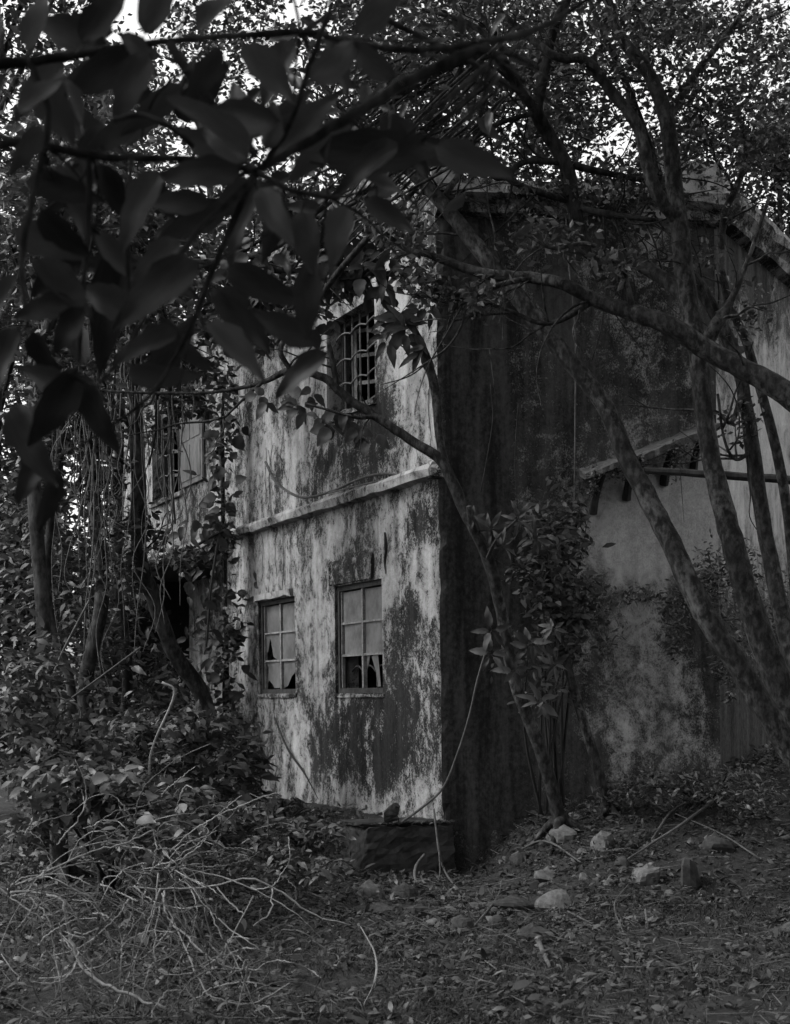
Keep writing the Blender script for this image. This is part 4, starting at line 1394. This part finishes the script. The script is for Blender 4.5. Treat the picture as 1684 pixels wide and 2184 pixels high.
for i, r in enumerate([
        (788, 1895, 84, 56, 'pale angular stone just below the concrete block', 'rock'),
        (862, 1898, 66, 48, 'darker stone right of the pale one under the block', 'rock_dark'),
        (1190, 1918, 98, 58, 'largest pale rounded stone on the open ground', 'rock'),
        (1285, 1790, 70, 54, 'pale egg-shaped stone at the foot of the thin sapling', 'rock'),
        (1205, 1775, 84, 46, 'broad stone at the foot of the forked tree', 'rock'),
        (1228, 1742, 62, 16, 'flat slab of stone behind the two stones by the saplings', 'rock'),
        (1170, 1862, 66, 42, 'tilted stone above the largest pale one', 'rock'),
        (1384, 1862, 86, 54, 'rough pitted stone on the bank at right', 'rock'),
        (1090, 1926, 130, 42, 'long low stone left of the largest pale one', 'rock_dark'),
        (925, 1966, 42, 22, 'small pale pebble-like stone on the grass', 'rock'),
        (985, 1968, 66, 50, 'blunt upright stone in the middle of the grass', 'rock_dark'),
        (1060, 1965, 54, 40, 'stone beside the blunt upright one', 'rock_dark'),
        (1138, 1988, 88, 52, 'dark rounded stone lowest on the grass', 'rock_dark'),
        (1395, 1963, 34, 26, 'small pale stone alone at the right', 'rock'),
        (1530, 1795, 96, 62, 'dark boulder at the right behind the upright chunk', 'rock_dark'),
        (1112, 1830, 60, 30, 'half-buried stone below the dark wall', 'rock_dark'),
        (1300, 1880, 40, 26, 'small stone between the tilted and the pitted ones', 'rock'),
        (1330, 1838, 44, 30, 'mossy stone above the small one on the bank', 'rock_dark')]):
    rock(r[0], r[1], r[2], r[3], r[4], r[5], i)
rock(805, 1936, 116, 30, 'flat slab of broken masonry below the concrete block', 'rock_dark', 31, .6, 'masonry')
rock(1475, 1858, 56, 84, 'upright masonry chunk on the right bank', 'rock_dark', 32, .6, 'masonry')
rock(890, 1938, 60, 26, 'short masonry chunk beside the flat slab', 'rock_dark', 33, .6, 'masonry')
for i, (x, y, w_, h_, lab) in enumerate([
        (1050, 1880, 30, 18, 'stone chip left of the tilted stone'), (1245, 1870, 34, 20, 'stone chip between the tilted and the pitted stones'),
        (1120, 1895, 26, 16, 'stone chip just above the largest pale stone'), (1290, 1930, 30, 20, 'stone chip right of the largest pale stone'),
        (960, 1905, 28, 18, 'stone chip right of the two stones under the block'), (1430, 1905, 30, 20, 'stone chip left of the upright masonry chunk'),
        (1545, 1880, 34, 22, 'stone chip right of the upright masonry chunk'), (1240, 1815, 30, 18, 'stone chip below the two stones by the saplings'),
        (1350, 1800, 34, 20, 'stone chip uphill of the pitted stone'), (1030, 1945, 24, 16, 'stone chip above the blunt upright stone'),
        (725, 1915, 36, 22, 'stone chip left of the pale angular stone'), (1220, 1985, 26, 16, 'stone chip right of the lowest dark stone')]):
    rock(x, y, w_, h_, lab, 'rock' if i % 2 else 'rock_dark', 200 + i, 0, 'rock')
# dark stub at the wall foot
V, Fc = tube([at(838, 1752, 15.75), at(836, 1735, 15.75), at(846, 1716, 15.72)], [.06, .07, .04], 7, 3, .35, seed=5)
tag(obj('charred_stub', V, Fc, 'wood_dark'), 'small black jagged stub on the block by the wall foot', 'stump')

# ------------------------------------------------------------------ sticks
def stick(pts, r, label, mat='dry_stem', name='fallen_stick', lift=.03):
    mat = 'dry_stem_grey'
    P = []
    for (x, y, dz) in pts:
        p = gpt(x, y)
        p[2] += lift + dz * .5
        P.append(p)
    R = [.75 * r * P[0][1] / F * q for q in np.linspace(1, .6, len(P))]
    V, Fc = tube(P, R, 6, 5, .1, seed=int(pts[0][0]), wob=.15)
    tag(obj(name, V, Fc, mat, None, smooth=True), label, 'stick')


stick([(1148, 2026, .06), (1158, 2045, .03), (1172, 2073, 0)], 8, 'short thick stick on the grass below the dark stone')
stick([(1380, 1982, 0), (1379, 1972, .08), (1376, 1962, .17)], 5, 'peg-like stick upright at the right', lift=0)
stick([(1195, 1940, 0), (1150, 1965, .03), (1110, 1985, .03)], 3, 'thin stick leaning on the largest stone')
stick([(1210, 1955, .02), (1260, 1980, .02), (1285, 1990, 0)], 3, 'thin stick lying right of the largest stone')
stick([(1320, 1690, .12), (1365, 1715, .1), (1420, 1740, .03)], 4, 'branch sloping down the bank by the sapling')
stick([(1560, 1700, .2), (1480, 1760, .12), (1330, 1850, .02)], 5, 'long grey branch lying across the right bank', 'dry_stem_grey')
stick([(1520, 1710, .05), (1440, 1740, .08), (1390, 1800, .02)], 5, 'forked-looking branch high on the right bank', 'dry_stem_grey')
stick([(1620, 1840, 0), (1540, 1800, .1), (1440, 1760, .15)], 2.5, 'thin straight twig over the dark boulder')
stick([(1090, 1835, .02), (1160, 1815, .12), (1240, 1850, .02)], 4, 'arched root over the tilted stone')
stick([(880, 1915, .02), (1000, 1905, .03), (1130, 1880, .04)], 2.5, 'thin straight twig along the stones', 'dry_stem_grey')
stick([(1480, 2060, .02), (1440, 2075, .03), (1370, 2070, .0)], 4, 'grey stick low at the right', 'dry_stem_grey')
stick([(1010, 1985, 0), (1060, 1935, .1), (1070, 1900, .15)], 3, 'twig propped beside the long low stone')
stick([(1330, 2000, .0), (1310, 1950, .1), (1340, 1900, .05)], 2.5, 'bent twig near the small pale stone')
for i, (x0, y0, x1, y1, lab) in enumerate([(700, 2080, 760, 2030, 'short twig left of the arched pale stem'), (900, 2110, 980, 2090, 'short twig right of the arched pale stem'), (1240, 2120, 1300, 2080, 'short twig low in the grass at right'),
                                           (620, 1900, 700, 1930, 'twig in the leaf litter left of the pale stone'), (1010, 2050, 1060, 2080, 'short twig in the grass below the blunt stone')]):
    stick([(x0, y0, .01), ((x0 + x1) / 2, (y0 + y1) / 2, .03), (x1, y1, .01)], 3, lab, random.choice(('dry_stem', 'dry_stem_grey')))
arc = thing('dry_reed', 'single pale arched reed standing in the grass, bottom centre', 'reed', gpt(775, 2146))
V, Fc = tube([gpt(775, 2146), at(795, 2105, 8.7), at(803, 2065, 8.8), at(798, 2030, 8.9), at(785, 2005, 9.0), at(768, 1975, 9.2)], [.006, .006, .006, .005, .004, .002], 5, 5, .05)
obj('stalk', V, Fc, 'dry_stem', arc)

# ------------------------------------------------------------------ dry brambles, lower left
def bramble(label, curves, mat='dry_stem'):
    p = gpt(curves[0][0][0], min(2180, curves[0][0][1] + 60))
    t = thing('dry_bramble', label, 'bramble', p, 'dry brambles at the lower left')
    for i, c_ in enumerate(curves):
        V, Fc = ptube([(q[0], q[1], q[2], q[3] * .75) for q in c_], 5, 6, lump=.08, seed=i, wob=.7)
        obj('stem', V, Fc, mat if i < 3 else random.choice((mat, 'dry_stem_grey', 'dry_stem_grey')), t, smooth=True)


def arcs(cx, cy, Y, n, rmin, rmax, a0, a1, droop, r=2.4):
    out = []
    for k in range(n):
        a_ = math.radians(random.uniform(a0, a1))
        L = random.uniform(rmin, rmax) * random.choice((.6, 1, 1, 1.3))
        bend = random.gauss(0, .8)
        x0, y0 = cx + random.gauss(0, 75), cy + random.gauss(0, 45)
        pts = []
        yy = Y + random.uniform(-.5, .5)
        hook = random.uniform(-.3, .5)
        for t in np.linspace(0, 1, 6):
            x = x0 + L * t * math.cos(a_ + bend * t) + random.uniform(-4, 4)
            y = y0 - L * t * math.sin(a_ + bend * t) + (droop + hook * t) * t * t * L
            pts.append((x, min(y, 2170), yy + random.uniform(-.15, .15) * t - .2 * t, r * random.uniform(.7, 1.2) * (1 - .5 * t)))
        out.append(pts)
    return out


bramble('dry bramble with the thickest pale arching stem, left edge', [
    [(20, 1904, 8.6, 4), (80, 1904, 8.6, 4), (132, 1924, 8.5, 4.5), (150, 2004, 8.5, 5), (192, 2079, 8.4, 5), (280, 2122, 8.3, 5), (350, 2150, 8.2, 4)],
    [(60, 1880, 8.8, 2.4), (180, 1822, 8.9, 2.4), (262, 1800, 9, 2.4), (330, 1770, 9.1, 2)], [(60, 1910, 8.6, 2.4), (100, 1955, 8.5, 2.4), (115, 2020, 8.5, 2), (130, 2110, 8.4, 2)]]
    + arcs(80, 1905, 8.6, 24, 80, 260, -80, 60, .3))
bramble('dry bramble with long level stems left of the block', [
    [(275, 1892, 10, 2.6), (340, 1896, 10, 3), (440, 1892, 10, 3), (530, 1874, 10, 3), (600, 1902, 10, 2.8), (660, 1946, 10, 2.6), (745, 1974, 10, 2.2)],
    [(460, 1888, 10, 2.2), (490, 1925, 9.9, 2.2), (520, 1950, 9.8, 2)], [(580, 1895, 10, 2), (575, 1945, 9.9, 2), (540, 1975, 9.8, 1.8)]]
    + arcs(320, 1850, 10, 34, 80, 300, -70, 200, .3))
bramble('dry bramble of crossing stems at the bottom left', [
    [(350, 1900, 9.2, 2.6), (355, 1950, 9.1, 2.8), (400, 2000, 9, 2.8), (450, 2045, 8.9, 2.8), (500, 2065, 8.9, 2.6), (560, 2068, 8.9, 2)],
    [(345, 1905, 9.2, 2.4), (390, 2010, 9, 2.4), (430, 2100, 8.8, 2.6), (460, 2130, 8.7, 2.4), (540, 2140, 8.7, 2.2), (620, 2095, 8.7, 1.8)],
    [(340, 1930, 9.2, 2), (328, 2030, 9, 2), (345, 2075, 8.9, 2), (420, 2072, 8.9, 2), (480, 2020, 8.9, 1.8), (540, 1910, 9, 1.6)]]
    + arcs(350, 1920, 9.1, 34, 120, 330, -130, -10, .1))
bramble('thin sparse dry bramble low between the brambles and the grass', arcs(150, 2000, 8.4, 24, 90, 240, -90, 90, .2) + arcs(450, 2120, 8.4, 26, 80, 240, 10, 170, .2) + arcs(230, 2130, 8.3, 22, 60, 200, 10, 170, .2) + arcs(600, 2090, 8.6, 14, 60, 160, 10, 170, .3))
bramble('dry bramble poking from the weeds beside the big shrub', arcs(330, 1790, 11, 14, 70, 180, -30, 120, .25) + arcs(150, 1780, 11, 10, 70, 190, -30, 120, .25) + arcs(470, 1830, 11.5, 10, 60, 140, 0, 150, .3))

# ------------------------------------------------------------------ litter and grass
def scatter(n, y0, y1, xr=None):
    Y = np.sqrt(rng.uniform(y0 ** 2, y1 ** 2, n))
    X = rng.uniform(-1, 1, n) * (.30 * Y)
    return X, Y


X, Y = scatter(105000, 7.2, 17)
pat = vnoise(X * 1.6, Y * 1.6, 50)
pat2 = vnoise(X * 5, Y * 5, 53)
keep = rng.uniform(0, 1, len(X)) < np.clip(.42 + .5 * pat + .4 * pat2, .06, 1)
X, Y = X[keep], Y[keep]
P = np.stack([X, Y, hterr(X, Y) + rng.uniform(.004, .03, len(X)) + .05 * np.clip(pat2[keep], 0, 1) * rng.uniform(0, 1, len(X))], 1)
Dr = rng.normal(0, 1, (len(P), 3)) * (1, 1, .4)
Nn = rng.normal(0, .6, (len(P), 3)) + (0, 0, 1)
V, fcs, shd = leaf_cloud(P, rng.uniform(.02, .08, len(P)) * rng.choice([.55, .8, 1, 1, 1.3, 2.0], len(P), p=[.25, .25, .2, .15, .12, .03]), Dr, Nn, six=True, narrow=.9)
kind(tag(obj('leaf_litter', V, fcs, 'litter', None, attrs={'shade': shd}), 'dead leaf litter scattered over the ground', 'litter'), 'stuff')

X, Y = scatter(90000, 7.2, 15.5)
pat = vnoise(X * .9 + 3, Y * .9, 51)
keep = rng.uniform(0, 1, len(X)) < np.clip((.38 + .55 * pat) * (1.25 - sstep(10, 15, Y)), .05, 1)
X, Y = X[keep], Y[keep]
n = len(X)
B = np.stack([X, Y, hterr(X, Y) - .005], 1)
an = rng.uniform(0, 6.28, n)
lean = rng.uniform(.3, 1.4, n)
hgt = rng.uniform(.025, .085, n)
dirv = np.stack([np.cos(an) * lean, np.sin(an) * lean, np.ones(n)], 1) * hgt[:, None]
side = np.stack([-np.sin(an), np.cos(an), np.zeros(n)], 1) * rng.uniform(.002, .0045, n)[:, None]
mid = B + dirv * .55
tip = B + dirv + np.stack([np.cos(an), np.sin(an), -np.ones(n) * .6], 1) * (hgt * .35)[:, None]
V = np.stack([B - side, B + side, mid + side, mid - side, tip], 1).reshape(-1, 3)
i0 = (np.arange(n) * 5)[:, None]
fcs = np.concatenate([i0 + np.array([[0, 1, 2]]), i0 + np.array([[0, 2, 3]]), i0 + np.array([[3, 2, 4]])])
shd = np.repeat(rng.beta(1.1, 2.2, n), 5)
kind(tag(obj('grass', V, fcs, 'grass', None, attrs={'shade': shd}), 'short sparse grass over the foreground', 'grass'), 'stuff')

# low creeping ground cover, thicker on the left and on the bank
X, Y = scatter(30000, 7.5, 19)
pat = vnoise(X * 1.1 + 9, Y * 1.1, 77)
wgt = np.clip(.35 + .5 * pat, 0, 1) * np.clip(.22 + sstep(0, -2.2, X + .1 * (Y - 12)) + .8 * sstep(12.5, 14.5, Y), 0, 1)
keep = rng.uniform(0, 1, len(X)) < wgt
X, Y = X[keep], Y[keep]
P = np.stack([X, Y, hterr(X, Y) + rng.uniform(.01, .14, len(X)) * (.4 + .6 * np.clip(pat[keep], 0, 1))], 1)
Dr = rng.normal(0, 1, (len(P), 3)) * (1, 1, .4) + (0, 0, .15)
V, fcs, shd = leaf_cloud(P, rng.uniform(.03, .1, len(P)), Dr, rng.normal(0, .5, (len(P), 3)) + (0, -.2, 1), six=True, narrow=.85)
kind(tag(obj('ground_cover', V, fcs, 'leaf', None, attrs={'shade': shd}), 'low creeping weeds covering the bank and the left side', 'weeds'), 'stuff')

bt = np.array([pl[0] * u_ + pl[1] * v_ + C2 * (1 - u_ - v_) for u_, v_ in rng.dirichlet((1, 1, 1), 260)[:, :2]])
bt[:, 2] = .525
V, fcs, shd = leaf_cloud(bt, rng.uniform(.02, .07, len(bt)), rng.normal(0, 1, (len(bt), 3)) * (1, 1, .25), rng.normal(0, .35, (len(bt), 3)) + (0, 0, 1), six=True)
kind(tag(obj('block_litter', V, fcs, 'litter', None, attrs={'shade': shd}), 'dead leaves lying on top of the concrete block', 'litter'), 'stuff')
# small twigs
X, Y = scatter(2600, 7.3, 16)
T_ = []
Vt, Ft = [], []
base_i = 0
for x, y in zip(X, Y):
    a_ = random.uniform(0, 6.28)
    L = random.uniform(.06, .28)
    p = np.array([x, y, gz((x, y)) + random.uniform(.01, .04)])
    q = p + np.array([math.cos(a_) * L, math.sin(a_) * L, random.uniform(-.01, .06)])
    sdv = nrm(np.cross(q - p, UP)) * random.uniform(.0015, .004)
    uu = UP * np.linalg.norm(sdv) * 1.6
    Vt += [p - sdv, p + sdv, p + uu, q - sdv * .5, q + sdv * .5, q + uu * .5]
    b = base_i
    Ft += [(b, b + 1, b + 4, b + 3), (b + 1, b + 2, b + 5, b + 4), (b + 2, b, b + 3, b + 5)]
    base_i += 6
kind(tag(obj('twig_litter', Vt, Ft, 'dry_stem_grey'), 'fine broken twigs scattered over the ground', 'litter'), 'stuff')

# ------------------------------------------------------------------ foreground branch with big leaves, close to the lens
fg = thing('foreground_tree', 'out-of-focus tree at upper left with big leaves close to the lens', 'tree', (-1.9, 3.4, 0))
V, Fc = tube([(-1.9, 3.4, -.1), (-1.85, 3.4, 1.2), (-1.75, 3.45, 2.2), (-1.6, 3.5, 3.1), (-1.5, 3.5, 4.2)], [.12, .10, .09, .08, .05], 10, 6, .06)
obj('trunk', V, Fc, 'bark_dark', fg, smooth=True)
shade_crown_pts = np.vstack([clump_pts((-2.6, 3.2, 4.2), (1.0, 1.6, 1.2), 700), clump_pts((-2.4, 2.6, 2.6), (.7, 1.2, 1.0), 300), clump_pts((-1.2, 3.2, 5.0), (1.4, 1.4, .7), 500)])  # unseen crown leaves added out of frame to keep sun off the close leaves
shade_crown_pts = shade_crown_pts[(shade_crown_pts[:, 0] < -.30 * shade_crown_pts[:, 1] - .1) | (shade_crown_pts[:, 2] > 2.1 + .5 * shade_crown_pts[:, 1])]
crown(fg, shade_crown_pts, .24, 'crown', 'leaf')
FB = [
    [(-640, 300, 3.5, 34), (-300, 180, 3.5, 26), (60, 130, 3.5, 11), (300, 95, 3.5, 8), (480, 78, 3.5, 7.5), (640, 68, 3.5, 7), (740, 88, 3.55, 7), (860, 106, 3.6, 7), (1000, 95, 3.7, 7), (1150, 60, 3.8, 7), (1280, -20, 3.9, 5)],
    [(1040, 100, 3.7, 12), (960, 130, 3.68, 13), (860, 180, 3.66, 13), (760, 240, 3.64, 12), (650, 305, 3.62, 12), (545, 365, 3.6, 10)],
    [(-640, 620, 3.4, 30), (-300, 420, 3.4, 20), (0, 310, 3.45, 12), (95, 312, 3.5, 9), (220, 335, 3.5, 9), (400, 340, 3.55, 8), (545, 365, 3.6, 7)],
    [(360, 95, 3.5, 11), (400, 150, 3.5, 12), (450, 220, 3.5, 12), (545, 330, 3.6, 10)],
    [(545, 365, 3.6, 10), (520, 420, 3.6, 9), (460, 560, 3.6, 7), (410, 690, 3.6, 6), (330, 832, 3.65, 5), (220, 920, 3.65, 4), (122, 976, 3.7, 3)],
    [(545, 375, 3.6, 8), (480, 440, 3.55, 8), (400, 520, 3.5, 7), (320, 660, 3.5, 5), (230, 800, 3.5, 4), (150, 850, 3.5, 3)],
    [(700, 30, 3.5, 7), (660, 140, 3.5, 7), (620, 260, 3.55, 7), (560, 355, 3.6, 7)],
    [(1050, 130, 3.8, 7), (960, 205, 3.7, 6), (870, 285, 3.65, 5)], [(1055, 150, 3.8, 6), (980, 225, 3.7, 5), (900, 300, 3.65, 4)], [(1060, 165, 3.8, 5), (1000, 250, 3.7, 4), (930, 315, 3.65, 3)],
    [(190, 325, 3.5, 8), (188, 480, 3.5, 7), (175, 640, 3.5, 6), (170, 780, 3.5, 4)],
    [(280, 340, 3.5, 7), (270, 520, 3.5, 6), (280, 700, 3.5, 4)],
    [(95, 315, 3.5, 9), (70, 420, 3.5, 8), (45, 560, 3.5, 7), (60, 700, 3.5, 5)],
    [(60, 130, 3.5, 9), (100, 230, 3.5, 8), (95, 320, 3.5, 8)],
    [(240, 255, 3.4, 6), (300, 245, 3.4, 7), (360, 270, 3.4, 7), (410, 310, 3.5, 6)],
    [(820, 40, 3.9, 7), (900, 80, 3.9, 7), (1000, 130, 3.9, 7), (1110, 200, 3.9, 5)],
    [(545, 365, 3.6, 8), (620, 405, 3.55, 6), (720, 420, 3.5, 5), (800, 400, 3.5, 3)],
]
for i, b in enumerate(FB):
    V, Fc = ptube(b, 8, 6, lump=.06, seed=200 + i, wob=.1)
    obj('branch', V, Fc, 'bark_dark', fg, smooth=True)


for k in range(64):                        # thin crossing twigs
    x, y = random.choice(((545, 365), (760, 240), (1050, 120), (400, 150), (200, 335), (460, 560), (640, 70), (860, 106), (190, 480), (95, 315), (700, 420)))
    an = random.uniform(0, 6.28)
    L = random.uniform(120, 380)
    Y = 3.55 + random.uniform(-.1, .5)
    bd = random.gauss(0, .35)
    V, Fc = ptube([(x + L * t * math.cos(an + bd * t), y + L * t * math.sin(an + bd * t) * .85 + 30 * t * t, Y + .3 * t, 3.6 * (1.1 - .7 * t)) for t in np.linspace(0, 1, 5)], 6, 4, lump=.06, seed=500 + k, wob=.2)
    obj('twig', V, Fc, 'bark_dark', fg, smooth=True)


def fleaf(x0, y0, x1, y1, wd, Y, nm='broad', grow=True):
    """a big leaf from stalk pixel to tip pixel, wd = width in sheet px"""
    Lp = math.hypot(x1 - x0, y1 - y0)
    if grow and Lp < 150:
        k_ = random.uniform(150, 210) / Lp
        x1, y1 = x0 + (x1 - x0) * k_, y0 + (y1 - y0) * k_
        Lp *= k_
    wd = min(wd, Lp * random.uniform(.26, .4))
    p0, p1 = at(x0, y0, Y), at(x1, y1, Y + random.uniform(-.06, .1))
    d = p1 - p0
    L = np.linalg.norm(d)
    n_ = np.array([random.uniform(-.8, .8), -1, random.uniform(-.8, .9)])
    base_w = {'broad': .62, 'oval': .5, 'lance': .3}[nm] * 1.05
    place_leaf(fg, nm, 'leaf_big', p0, d, n_, L, min(1.6, max(.45, wd * Y / F / (L * base_w))))


FL = [(550, 350, 360, 180, 110), (545, 360, 420, 250, 95), (560, 340, 600, 190, 90), (540, 370, 320, 372, 60), (545, 362, 420, 300, 85), (560, 355, 720, 180, 80), (640, 325, 965, 318, 90), (660, 345, 905, 395, 75),
      (555, 380, 470, 560, 80), (545, 385, 620, 520, 75), (450, 540, 228, 685, 105), (545, 335, 480, 150, 100), (400, 500, 300, 590, 90), (470, 430, 330, 430, 80), (500, 420, 400, 480, 80),
      (712, 735, 622, 702, 62), (400, 700, 270, 745, 75), (280, 480, 190, 800, 100), (180, 760, 60, 960, 90), (190, 640, 100, 760, 95), (175, 640, 20, 672, 60), (160, 850, 40, 900, 80), (125, 975, 90, 1150, 130),
      (110, 940, 20, 1080, 110), (310, 245, 240, 290, 60), (245, 250, 190, 330, 70), (640, 70, 560, 190, 90), (500, 80, 590, 170, 85), (480, 80, 420, 190, 85), (330, 95, 260, 210, 100), (300, 100, 180, 180, 110),
      (250, 100, 120, 60, 110), (150, 120, 40, 220, 130), (60, 130, 130, 260, 120), (20, 140, -60, 260, 120), (100, 230, 200, 280, 100), (95, 250, 20, 380, 110), (60, 130, 80, 10, 130), (160, 115, 230, 10, 120),
      (300, 95, 340, -10, 100), (420, 85, 470, -10, 90), (200, 330, 260, 440, 95), (120, 330, 170, 450, 95), (200, 340, 120, 430, 85), (300, 345, 350, 440, 85), (350, 345, 280, 470, 85), (70, 430, 150, 520, 90),
      (50, 540, 130, 600, 90), (45, 570, -20, 680, 90), (190, 480, 260, 560, 85), (190, 520, 110, 590, 85), (270, 560, 360, 600, 80), (460, 560, 560, 610, 75), (440, 600, 520, 680, 75), (420, 670, 500, 740, 70),
      (640, 430, 660, 560, 80), (660, 540, 655, 645, 62), (740, 420, 720, 500, 75), (760, 415, 850, 470, 75), (600, 400, 580, 500, 75), (545, 365, 480, 440, 90), (800, 230, 860, 300, 70), (760, 240, 700, 300, 75),
      (620, 260, 540, 250, 70), (640, 180, 720, 130, 70), (860, 180, 790, 130, 65), (870, 290, 800, 340, 70), (905, 305, 1000, 340, 70), (400, 160, 320, 240, 80), (320, 660, 240, 640, 75), (330, 660, 390, 740, 70),
      (250, 790, 330, 800, 60), (210, 820, 130, 810, 70), (170, 780, 210, 900, 75), (60, 690, 110, 800, 90), (50, 680, -10, 800, 90), (740, 88, 800, 30, 70), (690, 60, 730, 150, 75), (360, 270, 420, 210, 70),
      (20, 130, -40, 40, 130), (220, 130, 290, 190, 100), (120, 150, 170, 240, 110), (30, 260, 90, 190, 100), (240, 60, 330, 140, 90), (20, 840, 70, 960, 90), (30, 380, 120, 400, 90), (10, 480, 60, 500, 80)]
for i, l in enumerate(FL):
    fleaf(l[0], l[1], l[2], l[3], l[4] * random.uniform(.8, 1.05), 3.3 + .07 * (i % 9), 'oval' if i % 3 else 'broad')
for i in range(14):                      # more of the same leaves a little farther back
    l = random.choice(FL)
    an = random.uniform(0, 6.28)
    L = random.uniform(80, 190)
    x, y = l[0] + random.uniform(-60, 60), l[1] + random.uniform(-60, 60)
    fleaf(x, y, x + L * math.cos(an), y + L * math.sin(an) * .8 + 25, L * random.uniform(.3, .45), 3.9 + random.uniform(0, .7), 'oval')
for i in range(70):                       # smaller, farther leaves towards the middle
    x, y = random.gauss(700, 190), random.gauss(260, 150)
    an = random.uniform(0, 6.28)
    L = random.uniform(40, 95)
    fleaf(x, y, x + L * math.cos(an), y + L * math.sin(an) * .8 + 12, L * .4, 5.5 + random.uniform(0, 1.5), 'oval', False)

# ------------------------------------------------------------------ unseen leaf clumps added behind and above the viewer to cut sky light
SP = []
for k in range(90):
    a_ = random.uniform(math.radians(-35), math.radians(215))          # all round except towards the open left side
    rr_ = random.uniform(9, 17)
    cx, cy = rr_ * math.cos(a_), 6 - rr_ * math.sin(a_)
    if (cx < -5 and cy > 2) or (cx > 4 and cy > -2):  # gaps left at both sides so light reaches the walls
        continue
    SP.append(clump_pts((cx, cy, random.uniform(2, 13)), (3, 3, 2.6), 420, nsub=16))
for k in range(26):                                                     # added leaf clumps shading the yard from above the frame
    cy = random.uniform(-4, 12)
    cx = random.uniform(-3, 7)
    SP.append(clump_pts((cx, cy, 9.5 + .3 * max(0, cy - 8) + random.uniform(0, 2.5)), (2.4, 2.4, .8), 420, nsub=14))
SP = np.vstack(SP)
SP = SP[(SP[:, 1] < 3) | (np.abs(SP[:, 0]) > .34 * SP[:, 1] + 1.2) | (SP[:, 2] > 3 + .5 * SP[:, 1])]
SP = SP[np.linalg.norm(SP - np.array([0, 0, 1.9]), axis=1) > 4]
V, fcs, shd = leaf_cloud(SP, rng.uniform(.3, .55, len(SP)), six=False, narrow=1.3)
kind(tag(obj('added_shade_leaves', V, fcs, 'leaf_far', None, attrs={'shade': shd}), 'unseen leaf clumps added around the viewer to shade the clearing', 'wood'), 'stuff')
